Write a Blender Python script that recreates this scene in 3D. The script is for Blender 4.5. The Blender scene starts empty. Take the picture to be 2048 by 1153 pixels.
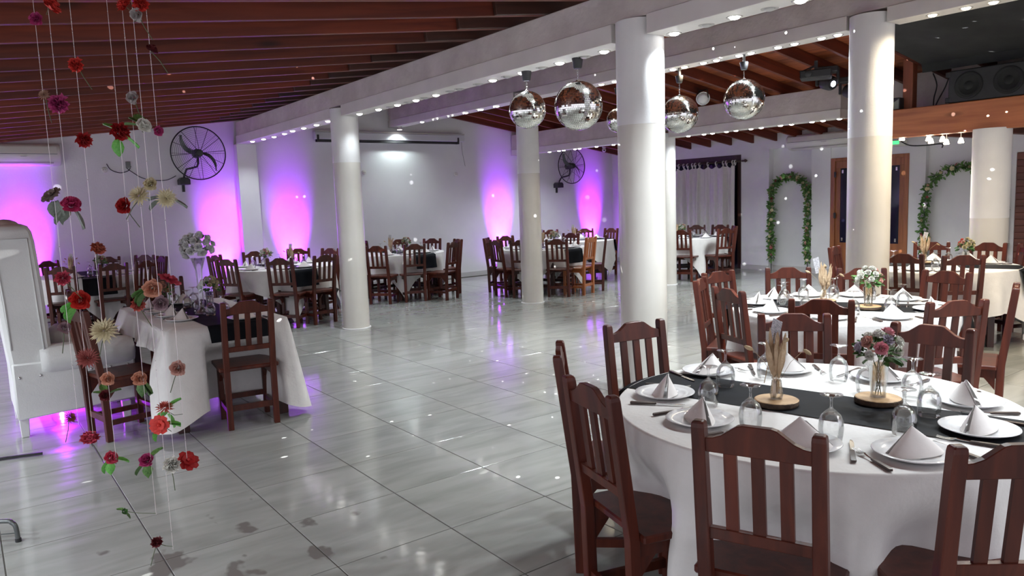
import bpy, bmesh, math, random
from mathutils import Vector, Matrix, Euler

# ------------------------------------------------------------------ camera, world, exposure
sc = bpy.context.scene
COL = sc.collection
PI = math.pi
FPX = 1495.79
CAM = Vector((-3.0329, -5.4628, 1.6103))
YAW, PIT, ROL = 0.934849, -0.117611, -0.0366585
_f = Vector((math.cos(PIT)*math.cos(YAW), math.cos(PIT)*math.sin(YAW), math.sin(PIT)))
_r = Vector((math.sin(YAW), -math.cos(YAW), 0))
_u = _r.cross(_f)
RIGHT = _r*math.cos(ROL) + _u*math.sin(ROL)
UP = _u*math.cos(ROL) - _r*math.sin(ROL)
FWD = _f
cd = bpy.data.cameras.new('camera')
cd.sensor_width = 36.0
cd.lens = FPX/2048*36.0
cd.clip_start = 0.05
cam = bpy.data.objects.new('camera', cd)
COL.objects.link(cam)
m3 = Matrix((RIGHT, UP, -FWD)).transposed()
cam.matrix_world = Matrix.Translation(CAM) @ m3.to_4x4()
sc.camera = cam

w = bpy.data.worlds.new('world'); sc.world = w; w.use_nodes = True
bg = w.node_tree.nodes['Background']
bg.inputs[0].default_value = (0.84, 0.83, 0.94, 1)
bg.inputs[1].default_value = 0.95
sc.view_settings.view_transform = 'Standard'
sc.view_settings.look = 'None'
sc.view_settings.exposure = 0.68
sc.view_settings.gamma = 1.0
sc.view_settings.use_curve_mapping = False

LAMP_W = 52.0       # one ceiling spotlight
PURPLE_W = 1150.0    # one floor uplight

def ray(px, py):
    return RIGHT*((px-1024)/FPX) - UP*((py-576.5)/FPX) + FWD
def onX(px, py, X):
    d = ray(px, py); return CAM + d*((X-CAM.x)/d.x)
def onY(px, py, Y):
    d = ray(px, py); return CAM + d*((Y-CAM.y)/d.y)
def onZ(px, py, Z):
    d = ray(px, py); return CAM + d*((Z-CAM.z)/d.z)
def atD(px, py, depth):
    return CAM + ray(px, py)*depth
def proj(p):
    d = Vector(p)-CAM
    z = d.dot(FWD)
    return (1024+FPX*d.dot(RIGHT)/z, 576.5-FPX*d.dot(UP)/z, z)

R = random.Random(7)

# ------------------------------------------------------------------ materials
def newmat(name):
    m = bpy.data.materials.new(name); m.use_nodes = True
    nt = m.node_tree
    return m, nt, nt.nodes['Principled BSDF']
def N(nt, t, **k):
    n = nt.nodes.new(t)
    for a, b in k.items(): setattr(n, a, b)
    return n
def plain(name, col, rough=0.5, metal=0.0, **kw):
    m, nt, b = newmat(name)
    b.inputs['Base Color'].default_value = (*col, 1)
    b.inputs['Roughness'].default_value = rough
    b.inputs['Metallic'].default_value = metal
    for k, v in kw.items(): b.inputs[k].default_value = v
    return m
def noisy(name, c1, c2, scale=5, rough=0.5, bump=0.0, detail=4, stretch=(1, 1, 1), coord='Object', bscale=None, rnd=0.0, metal=0.0, **kw):
    m, nt, b = newmat(name)
    tc = N(nt, 'ShaderNodeTexCoord'); mp = N(nt, 'ShaderNodeMapping')
    mp.inputs['Scale'].default_value = stretch
    if coord == 'World':
        ge = N(nt, 'ShaderNodeNewGeometry'); nt.links.new(ge.outputs['Position'], mp.inputs[0])
    else:
        nt.links.new(tc.outputs[coord], mp.inputs[0])
    no = N(nt, 'ShaderNodeTexNoise'); no.inputs['Scale'].default_value = scale; no.inputs['Detail'].default_value = detail
    nt.links.new(mp.outputs[0], no.inputs[0])
    cr = N(nt, 'ShaderNodeValToRGB')
    cr.color_ramp.elements[0].position = 0.32; cr.color_ramp.elements[1].position = 0.7
    cr.color_ramp.elements[0].color = (*c1, 1); cr.color_ramp.elements[1].color = (*c2, 1)
    nt.links.new(no.outputs[0], cr.inputs[0])
    last = cr.outputs[0]
    if rnd:
        oi = N(nt, 'ShaderNodeObjectInfo'); hs = N(nt, 'ShaderNodeHueSaturation')
        mr = N(nt, 'ShaderNodeMapRange'); mr.inputs[3].default_value = 1-rnd; mr.inputs[4].default_value = 1+rnd
        nt.links.new(oi.outputs['Random'], mr.inputs[0]); nt.links.new(mr.outputs[0], hs.inputs['Value'])
        nt.links.new(last, hs.inputs['Color']); last = hs.outputs[0]
    nt.links.new(last, b.inputs['Base Color'])
    b.inputs['Roughness'].default_value = rough
    b.inputs['Metallic'].default_value = metal
    if bump:
        bp = N(nt, 'ShaderNodeBump'); bp.inputs['Strength'].default_value = bump; bp.inputs['Distance'].default_value = 0.01
        if bscale:
            n2 = N(nt, 'ShaderNodeTexNoise'); n2.inputs['Scale'].default_value = bscale; n2.inputs['Detail'].default_value = 3
            nt.links.new(mp.outputs[0], n2.inputs[0]); nt.links.new(n2.outputs[0], bp.inputs['Height'])
        else:
            nt.links.new(no.outputs[0], bp.inputs['Height'])
        nt.links.new(bp.outputs[0], b.inputs['Normal'])
    for k, v in kw.items(): b.inputs[k].default_value = v
    return m
def emit(name, col, s):
    m, nt, b = newmat(name)
    b.inputs['Base Color'].default_value = (*col, 1)
    b.inputs['Emission Color'].default_value = (*col, 1)
    b.inputs['Emission Strength'].default_value = s
    return m

def wood(name, c1, c2, rough, along='Y', scale=3.0, rnd=0.15, knots=False, coat=0.0):
    """grain streaks along one local axis, with optional knots"""
    m, nt, b = newmat(name)
    tc = N(nt, 'ShaderNodeTexCoord'); mp = N(nt, 'ShaderNodeMapping')
    st = {'X': (0.6, 9, 9), 'Y': (9, 0.6, 9), 'Z': (9, 9, 0.6)}[along]
    mp.inputs['Scale'].default_value = st
    oi = N(nt, 'ShaderNodeObjectInfo')
    ad = N(nt, 'ShaderNodeVectorMath', operation='MULTIPLY_ADD')
    ad.inputs[1].default_value = (37.0, 17.0, 23.0)
    nt.links.new(oi.outputs['Random'], ad.inputs[0]); nt.links.new(tc.outputs['Object'], ad.inputs[2])
    nt.links.new(ad.outputs[0], mp.inputs[0])
    no = N(nt, 'ShaderNodeTexNoise'); no.inputs['Scale'].default_value = scale; no.inputs['Detail'].default_value = 6
    no.inputs['Distortion'].default_value = 0.6
    nt.links.new(mp.outputs[0], no.inputs[0])
    cr = N(nt, 'ShaderNodeValToRGB')
    cr.color_ramp.elements[0].position = 0.33; cr.color_ramp.elements[1].position = 0.68
    cr.color_ramp.elements[0].color = (*c1, 1); cr.color_ramp.elements[1].color = (*c2, 1)
    nt.links.new(no.outputs[0], cr.inputs[0]); last = cr.outputs[0]
    if knots:
        m2 = N(nt, 'ShaderNodeMapping')
        m2.inputs['Scale'].default_value = {'X': (1.6, 6, 6), 'Y': (6, 1.6, 6), 'Z': (6, 6, 1.6)}[along]
        nt.links.new(ad.outputs[0], m2.inputs[0])
        vo = N(nt, 'ShaderNodeTexVoronoi'); vo.inputs['Scale'].default_value = 0.9
        nt.links.new(m2.outputs[0], vo.inputs[0])
        mr = N(nt, 'ShaderNodeMapRange'); mr.inputs[1].default_value = 0.05; mr.inputs[2].default_value = 0.2
        mr.inputs[3].default_value = 0.25; mr.inputs[4].default_value = 1.0
        nt.links.new(vo.outputs['Distance'], mr.inputs[0])
        mx = N(nt, 'ShaderNodeMix', data_type='RGBA', blend_type='MULTIPLY'); mx.inputs[0].default_value = 1
        nt.links.new(last, mx.inputs[6]); nt.links.new(mr.outputs[0], mx.inputs[7]); last = mx.outputs[2]
    if rnd:
        hs = N(nt, 'ShaderNodeHueSaturation'); mr = N(nt, 'ShaderNodeMapRange')
        mr.inputs[3].default_value = 1-rnd; mr.inputs[4].default_value = 1+rnd
        nt.links.new(oi.outputs['Random'], mr.inputs[0]); nt.links.new(mr.outputs[0], hs.inputs['Value'])
        nt.links.new(last, hs.inputs['Color']); last = hs.outputs[0]
    nt.links.new(last, b.inputs['Base Color'])
    b.inputs['Roughness'].default_value = rough
    b.inputs['Coat Weight'].default_value = coat
    b.inputs['Coat Roughness'].default_value = 0.15
    return m

def tile_material():
    m, nt, b = newmat('glazed_floor_tile')
    ge = N(nt, 'ShaderNodeNewGeometry')
    oi = N(nt, 'ShaderNodeObjectInfo')
    mp = N(nt, 'ShaderNodeMapping'); mp.inputs['Scale'].default_value = (1.0, 4.5, 1.0)
    ad = N(nt, 'ShaderNodeVectorMath', operation='MULTIPLY_ADD'); ad.inputs[1].default_value = (9.0, 5.0, 3.0)
    nt.links.new(oi.outputs['Random'], ad.inputs[0]); nt.links.new(ge.outputs['Position'], ad.inputs[2])
    nt.links.new(ad.outputs[0], mp.inputs[0])
    no = N(nt, 'ShaderNodeTexNoise'); no.inputs['Scale'].default_value = 1.6; no.inputs['Detail'].default_value = 7; no.inputs['Distortion'].default_value = 0.8
    nt.links.new(mp.outputs[0], no.inputs[0])
    cr = N(nt, 'ShaderNodeValToRGB')
    cr.color_ramp.elements[0].position = 0.28; cr.color_ramp.elements[1].position = 0.62
    cr.color_ramp.elements[0].color = (0.245, 0.253, 0.238, 1); cr.color_ramp.elements[1].color = (0.325, 0.333, 0.315, 1)
    nt.links.new(no.outputs[0], cr.inputs[0])
    # wet patches and shoe marks on the near tiles
    n2 = N(nt, 'ShaderNodeTexNoise'); n2.inputs['Scale'].default_value = 4.2; n2.inputs['Detail'].default_value = 3
    m2 = N(nt, 'ShaderNodeMapping'); m2.inputs['Scale'].default_value = (1.0, 0.75, 1); m2.inputs['Location'].default_value = (0.35, 1.1, 0)
    nt.links.new(ge.outputs['Position'], m2.inputs[0]); nt.links.new(m2.outputs[0], n2.inputs[0])
    dv = N(nt, 'ShaderNodeVectorMath', operation='DISTANCE'); dv.inputs[1].default_value = (-2.1, -1.95, 0)
    nt.links.new(ge.outputs['Position'], dv.inputs[0])
    mr = N(nt, 'ShaderNodeMapRange'); mr.inputs[1].default_value = 0.35; mr.inputs[2].default_value = 1.25; mr.inputs[3].default_value = 0.52; mr.inputs[4].default_value = 0.80
    nt.links.new(dv.outputs['Value'], mr.inputs[0])
    sb = N(nt, 'ShaderNodeMath', operation='SUBTRACT'); nt.links.new(n2.outputs[0], sb.inputs[0]); nt.links.new(mr.outputs[0], sb.inputs[1])
    st = N(nt, 'ShaderNodeMapRange'); st.inputs[1].default_value = 0.04; st.inputs[2].default_value = 0.075
    nt.links.new(sb.outputs[0], st.inputs[0])
    mx = N(nt, 'ShaderNodeMix', data_type='RGBA'); nt.links.new(st.outputs[0], mx.inputs[0])
    nt.links.new(cr.outputs[0], mx.inputs[6]); mx.inputs[7].default_value = (0.165, 0.155, 0.147, 1)
    nt.links.new(mx.outputs[2], b.inputs['Base Color'])
    r2 = N(nt, 'ShaderNodeMapRange'); r2.inputs[1].default_value = 0.3; r2.inputs[2].default_value = 0.7; r2.inputs[3].default_value = 0.07; r2.inputs[4].default_value = 0.15
    nt.links.new(no.outputs[0], r2.inputs[0]); nt.links.new(r2.outputs[0], b.inputs['Roughness'])
    bp = N(nt, 'ShaderNodeBump'); bp.inputs['Strength'].default_value = 0.06; bp.inputs['Distance'].default_value = 0.01
    n3 = N(nt, 'ShaderNodeTexNoise'); n3.inputs['Scale'].default_value = 9; nt.links.new(ge.outputs['Position'], n3.inputs[0])
    nt.links.new(n3.outputs[0], bp.inputs['Height']); nt.links.new(bp.outputs[0], b.inputs['Normal'])
    b.inputs['Specular IOR Level'].default_value = 0.7
    return m

def cloth_mat(name, col, rough=0.85, sheen=0.2, bump=0.15):
    return noisy(name, tuple(c*0.93 for c in col), col, scale=14, rough=rough, bump=bump, bscale=60, **{'Sheen Weight': sheen})

M_TILE = tile_material()
M_GROUT = plain('grout', (0.055, 0.05, 0.042), 0.85)
M_WALL = noisy('white_wall_paint', (0.66, 0.66, 0.68), (0.73, 0.73, 0.74), scale=1.3, rough=0.6, bump=0.10, bscale=40, coord='World')
M_WALLR = noisy('white_wall_paint_worn', (0.62, 0.62, 0.64), (0.72, 0.72, 0.73), scale=1.7, rough=0.55, bump=0.12, bscale=25, coord='World')
M_BASE = noisy('baseboard_tile', (0.46, 0.45, 0.45), (0.55, 0.54, 0.53), scale=3, rough=0.3, coord='World')
M_BEAM = noisy('rough_plaster', (0.47, 0.42, 0.40), (0.60, 0.55, 0.52), scale=3.5, rough=0.85, bump=0.55, bscale=16, coord='World')
M_BOX = noisy('soffit_paint', (0.60, 0.57, 0.55), (0.68, 0.65, 0.62), scale=3, rough=0.55, coord='World')
M_COLU = noisy('column_white_paint', (0.66, 0.66, 0.66), (0.72, 0.72, 0.72), scale=3, rough=0.6, bump=0.08, bscale=60)
M_COLL = noisy('column_enamel', (0.60, 0.58, 0.53), (0.67, 0.65, 0.60), scale=2, rough=0.22, bump=0.04, bscale=12)
M_RAFT = wood('rafter_wood', (0.080, 0.0115, 0.0042), (0.160, 0.027, 0.009), 0.55, 'X', 2.2, 0.25, True)
M_RAFD = wood('rafter_wood_dark', (0.035, 0.014, 0.010), (0.07, 0.024, 0.016), 0.5, 'X', 2.2, 0.2)
M_PLANK = wood('ceiling_plank_wood', (0.19, 0.040, 0.013), (0.36, 0.095, 0.030), 0.5, 'Y', 2.0, 0.22, True)
M_LOFTB = wood('loft_beam_wood', (0.30, 0.085, 0.030), (0.50, 0.17, 0.062), 0.4, 'Y', 1.6, 0.05, True)
M_POST = wood('loft_post_wood', (0.16, 0.04, 0.016), (0.25, 0.07, 0.028), 0.5, 'Z', 2, 0.1)
M_CHAIR = wood('chair_mahogany', (0.044, 0.0085, 0.005), (0.098, 0.0205, 0.010), 0.38, 'Z', 2.2, 0.18, False, 0.05)
M_CHAIR.node_tree.nodes['Principled BSDF'].inputs['Specular IOR Level'].default_value = 0.32
M_CHAIRO = wood('chair_orange_wood', (0.24, 0.070, 0.020), (0.38, 0.125, 0.038), 0.33, 'Z', 2.2, 0.1, False, 0.2)
M_TABLE = wood('table_dark_wood', (0.03, 0.010, 0.008), (0.06, 0.018, 0.012), 0.4, 'Z', 2, 0.1)
M_DOOR = wood('door_wood', (0.20, 0.065, 0.022), (0.33, 0.12, 0.042), 0.38, 'Z', 2, 0.05, False, 0.15)
M_SLATD = wood('slat_door_wood', (0.10, 0.030, 0.018), (0.17, 0.052, 0.030), 0.45, 'Y', 2, 0.12)
M_DARKW = wood('dark_frame_wood', (0.022, 0.010, 0.008), (0.05, 0.018, 0.013), 0.4, 'Z', 2, 0.1)
M_CLOTH = cloth_mat('white_tablecloth_fabric', (0.72, 0.71, 0.69))
M_RUN = noisy('black_satin', (0.005, 0.006, 0.008), (0.009, 0.010, 0.014), scale=6, rough=0.62, bump=0.10, bscale=9, **{'Specular IOR Level': 0.08})
M_NAP = cloth_mat('napkin_fabric', (0.74, 0.71, 0.69), 0.85, 0.1, 0.05)
M_PORC = noisy('porcelain', (0.70, 0.70, 0.71), (0.74, 0.74, 0.75), scale=2, rough=0.08)
def glass_material():
    m, nt, b = newmat('clear_glass'); nt.nodes.remove(b)
    out = nt.nodes['Material Output']
    tr = N(nt, 'ShaderNodeBsdfTransparent'); tr.inputs[0].default_value = (0.985, 0.99, 0.99, 1)
    gl = N(nt, 'ShaderNodeBsdfGlossy'); gl.inputs['Roughness'].default_value = 0.03
    lw = N(nt, 'ShaderNodeLayerWeight'); lw.inputs[0].default_value = 0.35
    mr = N(nt, 'ShaderNodeMapRange'); mr.inputs[3].default_value = 0.035; mr.inputs[4].default_value = 0.6
    nt.links.new(lw.outputs['Fresnel'], mr.inputs[0])
    mx = N(nt, 'ShaderNodeMixShader'); nt.links.new(mr.outputs[0], mx.inputs[0]); nt.links.new(tr.outputs[0], mx.inputs[1]); nt.links.new(gl.outputs[0], mx.inputs[2])
    nt.links.new(mx.outputs[0], out.inputs[0])
    return m
M_GLASS = glass_material()
M_PANE = plain('dark_window_glass', (0.012, 0.012, 0.03), 0.05)
M_STEEL = plain('polished_steel', (0.62, 0.62, 0.62), 0.18, 1.0)
M_GREYM = noisy('grey_tube_metal', (0.10, 0.11, 0.11), (0.15, 0.16, 0.16), scale=12, rough=0.4, metal=0.7)
M_HAND = noisy('cutlery_handle', (0.025, 0.014, 0.012), (0.05, 0.026, 0.02), scale=20, rough=0.35)
M_BLACK = noisy('black_metal', (0.010, 0.010, 0.012), (0.020, 0.020, 0.022), scale=8, rough=0.42)
M_BLKP = noisy('black_plastic', (0.012, 0.012, 0.013), (0.022, 0.022, 0.024), scale=10, rough=0.5)
M_BLKF = noisy('black_fabric', (0.010, 0.011, 0.011), (0.024, 0.025, 0.024), scale=3, rough=0.9, bump=0.2, bscale=4)
M_WPLAS = noisy('white_plastic', (0.60, 0.59, 0.55), (0.66, 0.65, 0.60), scale=2, rough=0.4)
M_SILV = noisy('screen_case', (0.50, 0.51, 0.54), (0.56, 0.57, 0.60), scale=2, rough=0.35)
M_MIRR = plain('mirror_tile', (0.86, 0.86, 0.83), 0.09, 1.0)
M_LEATH = noisy('white_leather', (0.60, 0.61, 0.60), (0.68, 0.69, 0.67), scale=4, rough=0.45, bump=0.14, bscale=90)
M_CURT = cloth_mat('curtain_fabric', (0.62, 0.60, 0.58), 0.9, 0.2, 0.1)
M_LEAF = noisy('leaf_green', (0.045, 0.12, 0.030), (0.12, 0.24, 0.06), scale=9, rough=0.5, rnd=0.3)
M_LEAFB = noisy('leaf_bright', (0.10, 0.36, 0.06), (0.17, 0.50, 0.10), scale=9, rough=0.5)
M_LEAFD = noisy('leaf_dusky', (0.13, 0.15, 0.13), (0.20, 0.22, 0.19), scale=9, rough=0.6)
M_STEM = noisy('stem_green', (0.05, 0.07, 0.03), (0.09, 0.11, 0.05), scale=9, rough=0.6)
M_DRY = noisy('dried_grass', (0.36, 0.25, 0.15), (0.58, 0.44, 0.29), scale=12, rough=0.9, bump=0.5, bscale=120)
M_DRYS = noisy('dried_stem', (0.30, 0.22, 0.13), (0.45, 0.34, 0.20), scale=10, rough=0.8)
M_PAPER = noisy('cream_paper_band', (0.60, 0.52, 0.42), (0.68, 0.60, 0.50), scale=5, rough=0.8)
M_SLICE = noisy('cut_wood_face', (0.34, 0.20, 0.09), (0.52, 0.34, 0.17), scale=14, rough=0.6)
M_BARK = noisy('bark', (0.03, 0.02, 0.014), (0.09, 0.055, 0.032), scale=25, rough=0.9, bump=0.8, bscale=40)
M_STRING = plain('silver_string', (0.75, 0.68, 0.68), 0.3, 0.3)
M_STICK = plain('white_sticker', (0.7, 0.7, 0.7), 0.6)
M_GREENL = emit('green_display', (0.05, 0.8, 0.15), 1.5)
M_LAMPON = emit('lamp_lens_lit', (1.0, 0.97, 0.93), 14)
M_LAMPWM = emit('lamp_lens_warm', (1.0, 0.86, 0.62), 14)
M_LAMPOF = plain('lamp_lens_off', (0.42, 0.41, 0.40), 0.3)
M_TRIM = plain('lamp_trim', (0.42, 0.40, 0.38), 0.45)
M_CASE = plain('lamp_can_black', (0.015, 0.015, 0.017), 0.4)
M_PURL = emit('purple_lens', (0.42, 0.02, 1.0), 4)
M_MOVL = emit('moving_head_lens', (0.75, 0.75, 1.0), 10)

def card_material():
    m, nt, b = newmat('printed_card')
    tc = N(nt, 'ShaderNodeTexCoord')
    mp = N(nt, 'ShaderNodeMapping'); mp.inputs['Scale'].default_value = (1, 1, 1)
    nt.links.new(tc.outputs['Object'], mp.inputs[0])
    br = N(nt, 'ShaderNodeTexBrick'); br.inputs['Scale'].default_value = 60
    br.inputs['Color1'].default_value = (0.05, 0.05, 0.10, 1); br.inputs['Color2'].default_value = (0.5, 0.5, 0.52, 1)
    br.inputs['Mortar'].default_value = (0.62, 0.62, 0.63, 1); br.inputs['Mortar Size'].default_value = 0.05
    sx = N(nt, 'ShaderNodeSeparateXYZ'); cx = N(nt, 'ShaderNodeCombineXYZ')
    nt.links.new(mp.outputs[0], sx.inputs[0]); nt.links.new(sx.outputs[0], cx.inputs[0]); nt.links.new(sx.outputs[2], cx.inputs[1])
    nt.links.new(cx.outputs[0], br.inputs[0]); nt.links.new(br.outputs[0], b.inputs['Base Color'])
    b.inputs['Roughness'].default_value = 0.4
    return m
M_CARD = card_material()

_pet = {}
def petal(col):
    k = tuple(round(c, 3) for c in col)
    if k not in _pet:
        _pet[k] = noisy('petal_%d' % len(_pet), tuple(c*0.72 for c in col), col, scale=30, rough=0.65, **{'Subsurface Weight': 0.0})
    return _pet[k]

# ------------------------------------------------------------------ mesh builders
class G:
    """collects shapes, becomes ONE mesh"""
    def __init__(s): s.v = []; s.f = []
    def add(s, vs, fs):
        o = len(s.v); s.v += [tuple(p) for p in vs]; s.f += [tuple(i+o for i in q) for q in fs]; return s
    def box(s, a, b, mat=None):
        x0, y0, z0 = a; x1, y1, z1 = b
        vs = [(x0,y0,z0),(x1,y0,z0),(x1,y1,z0),(x0,y1,z0),(x0,y0,z1),(x1,y0,z1),(x1,y1,z1),(x0,y1,z1)]
        if mat is not None: vs = [mat @ Vector(p) for p in vs]
        return s.add(vs, [(0,3,2,1),(4,5,6,7),(0,1,5,4),(1,2,6,5),(2,3,7,6),(3,0,4,7)])
    def loft(s, rings, cap=True, close=True):
        n = len(rings[0]); vs = [p for r in rings for p in r]; fs = []
        for i in range(len(rings)-1):
            for j in range(n if close else n-1):
                k = (j+1) % n
                fs.append((i*n+j, i*n+k, (i+1)*n+k, (i+1)*n+j))
        if cap and close:
            fs.append(tuple(reversed(range(n)))); fs.append(tuple(range((len(rings)-1)*n, len(rings)*n)))
        return s.add(vs, fs)
    def lathe(s, prof, n=24, c=(0,0,0), mat=None, cap=False):
        rings = []
        for r, z in prof:
            ring = [Vector((c[0]+r*math.cos(2*PI*j/n), c[1]+r*math.sin(2*PI*j/n), c[2]+z)) for j in range(n)]
            if mat is not None: ring = [mat @ p for p in ring]
            rings.append(ring)
        return s.loft(rings, cap)
    def tube(s, pts, r, n=6, cap=True):
        pts = [Vector(p) for p in pts]; rings = []
        t0 = None
        for i, p in enumerate(pts):
            t = (pts[min(i+1, len(pts)-1)]-pts[max(i-1, 0)])
            if t.length < 1e-9: t = Vector((0,0,1))
            t.normalize()
            if t0 is None:
                a = t.orthogonal().normalized()
            else:
                a = (a - t*a.dot(t))
                a = a.normalized() if a.length > 1e-6 else t.orthogonal().normalized()
            t0 = t; b = t.cross(a)
            rr = r[i] if isinstance(r, (list, tuple)) else r
            rings.append([p + (a*math.cos(2*PI*j/n)+b*math.sin(2*PI*j/n))*rr for j in range(n)])
        return s.loft(rings, cap)
    def ring(s, c, rad, r, n=32, m=5, ax='Y'):
        pts = []
        rings = []
        for i in range(n):
            t = 2*PI*i/n
            d = {'Y': Vector((math.cos(t),0,math.sin(t))), 'Z': Vector((math.cos(t),math.sin(t),0)), 'X': Vector((0,math.cos(t),math.sin(t)))}[ax]
            a = {'Y': Vector((0,1,0)), 'Z': Vector((0,0,1)), 'X': Vector((1,0,0))}[ax]
            rings.append([Vector(c)+d*rad+(d*math.cos(2*PI*j/m)+a*math.sin(2*PI*j/m))*r for j in range(m)])
        rings.append(rings[0])
        return s.loft(rings, False)
    def prism(s, poly, y0, y1):
        """poly in xz, extruded along y"""
        n = len(poly)
        vs = [(x, y0, z) for x, z in poly]+[(x, y1, z) for x, z in poly]
        fs = [tuple(range(n)), tuple(reversed(range(n, 2*n)))]
        for i in range(n):
            k = (i+1) % n; fs.append((k, i, n+i, n+k))
        return s.add(vs, fs)
    def grid(s, nu, nv, fn, closeu=False):
        vs = [fn(i/(nu if closeu else nu-1), j/(nv-1)) for j in range(nv) for i in range(nu)]
        fs = []
        for j in range(nv-1):
            for i in range(nu if closeu else nu-1):
                k = (i+1) % nu
                fs.append((j*nu+i, j*nu+k, (j+1)*nu+k, (j+1)*nu+i))
        return s.add(vs, fs)
    def ball(s, c, r, n=10, m=7, sc=(1,1,1)):
        return s.grid(n, m, lambda u, v: (c[0]+r*sc[0]*math.cos(2*PI*u)*math.sin(PI*max(.02,min(.98,v))), c[1]+r*sc[1]*math.sin(2*PI*u)*math.sin(PI*max(.02,min(.98,v))), c[2]-r*sc[2]*math.cos(PI*v)), True)
    def xf(s, mat):
        s.v = [tuple(mat @ Vector(p)) for p in s.v]; return s
    def merge(s, o, mat=None):
        vs = o.v if mat is None else [tuple(mat @ Vector(p)) for p in o.v]
        return s.add(vs, o.f)
    def mesh(s, name, mat, smooth=False, bevel=0.0, fix=True):
        me = bpy.data.meshes.new(name); me.from_pydata(s.v, [], s.f)
        if bevel or fix:
            bm = bmesh.new(); bm.from_mesh(me)
            if bevel:
                bmesh.ops.bevel(bm, geom=[e for e in bm.edges if len(e.link_faces) == 2 and e.calc_face_angle(0) > 0.5], offset=bevel, segments=1, affect='EDGES', clamp_overlap=True)
            if fix: bmesh.ops.recalc_face_normals(bm, faces=bm.faces)
            bm.to_mesh(me); bm.free()
        if smooth:
            me.polygons.foreach_set('use_smooth', [True]*len(me.polygons))
            if smooth == 'auto':
                me.set_sharp_from_angle(angle=0.7)
        me.materials.append(mat); me.update()
        return me

def O(name, me, parent=None, loc=None, rz=0.0, rot=None, mat4=None):
    o = bpy.data.objects.new(name, me); COL.objects.link(o)
    if parent is not None: o.parent = parent
    if mat4 is not None: o.matrix_local = mat4
    else:
        if loc is not None: o.location = loc
        if rot is not None: o.rotation_euler = rot
        elif rz: o.rotation_euler = (0, 0, rz)
    return o
def tag(o, label, cat, group=None, kind=None):
    if label: o['label'] = label
    if cat: o['category'] = cat
    if group: o['group'] = group
    if kind: o['kind'] = kind
    return o
def struct(o, label=None):
    o['kind'] = 'structure'
    if label: o['label'] = label
    return o
def T(x=0, y=0, z=0, rz=0, s=1.0, rx=0, ry=0):
    return Matrix.Translation((x, y, z)) @ Euler((rx, ry, rz)).to_matrix().to_4x4() @ Matrix.Scale(s, 4)
def place(name, parts, label, cat, group=None, loc=(0,0,0), rz=0.0, rot=None, scale=1.0):
    """an Empty with the parts of a thing; a part is (name, mesh[, matrix[, subparts]])"""
    e = O(name, None, None, loc, rz, rot)
    e.empty_display_size = 0.05
    if scale != 1.0: e.scale = (scale,)*3
    tag(e, label, cat, group)
    for p in parts: _part(p, e)
    return e
def _part(p, parent):
    o = O(p[0], p[1], parent, mat4=p[2] if len(p) > 2 and p[2] is not None else None)
    if len(p) > 4 and p[4]: o['kind'] = p[4]
    if len(p) > 3 and p[3]:
        for q in p[3]: _part(q, o)
    return o
def spot(parent, loc, energy, col, size, blend, rot=(0,0,0), radius=0.03):
    l = bpy.data.lights.new('lamp_light', 'SPOT'); l.energy = energy; l.color = col
    l.spot_size = size; l.spot_blend = blend; l.shadow_soft_size = radius
    o = bpy.data.objects.new('lamp_light', l); COL.objects.link(o); o.parent = parent; o.location = loc; o.rotation_euler = rot
    return o

# ------------------------------------------------------------------ structure: floor
WALL_Y, WALL_X, LEFT_X, REAR_Y = 8.0, 10.1, -6.6, -9.6
fl = struct(O('floor', G().box((LEFT_X, REAR_Y, -0.12), (WALL_X+0.3, WALL_Y+0.2, -0.0025)).mesh('floor', M_GROUT)))
TS = 0.6
tg = G().box((-TS/2+0.0030, -TS/2+0.0030, -0.008), (TS/2-0.0030, TS/2-0.0030, 0.0))
tile_me = tg.mesh('floor_tile', M_TILE, bevel=0.0012)
cells = []
for i in range(-11, 17):
    for j in range(-16, 14):
        x, y = (i+0.5)*TS, (j+0.5)*TS
        if x > WALL_X-0.02 or y > WALL_Y-0.02: continue
        p = proj((x, y, 0))
        vis = p[2] > 0.5 and -160 < p[0] < 2208 and 380 < p[1] < 1330
        cells.append((0 if vis else 1, p[2] if p[2] > 0 else 99-p[2], x, y))
cells.sort()
for k, (a, d, x, y) in enumerate(cells[:300]):
    O('floor_tile', tile_me, fl, (x, y, 0))
rest = G()
for a, d, x, y in cells[300:]:
    rest.box((x-TS/2+0.0030, y-TS/2+0.0030, -0.008), (x+TS/2-0.0030, y+TS/2-0.0030, 0.0))
o = O('floor_tiles_far', rest.mesh('floor_tiles_far', M_TILE), fl); o['kind'] = 'stuff'

# walls
def zl(x): return 3.10+0.124*(x-1.02)      # underside of rafters, slope left of the ridge
def zr(x): return 3.03-0.155*(x-7.1)       # right of the ridge
RIDGE = 4.13
wb = struct(O('wall_back', G().box((LEFT_X-0.2, WALL_Y, 0), (WALL_X+0.4, WALL_Y+0.2, 3.75)).mesh('wall_back', M_WALL)))
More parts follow.
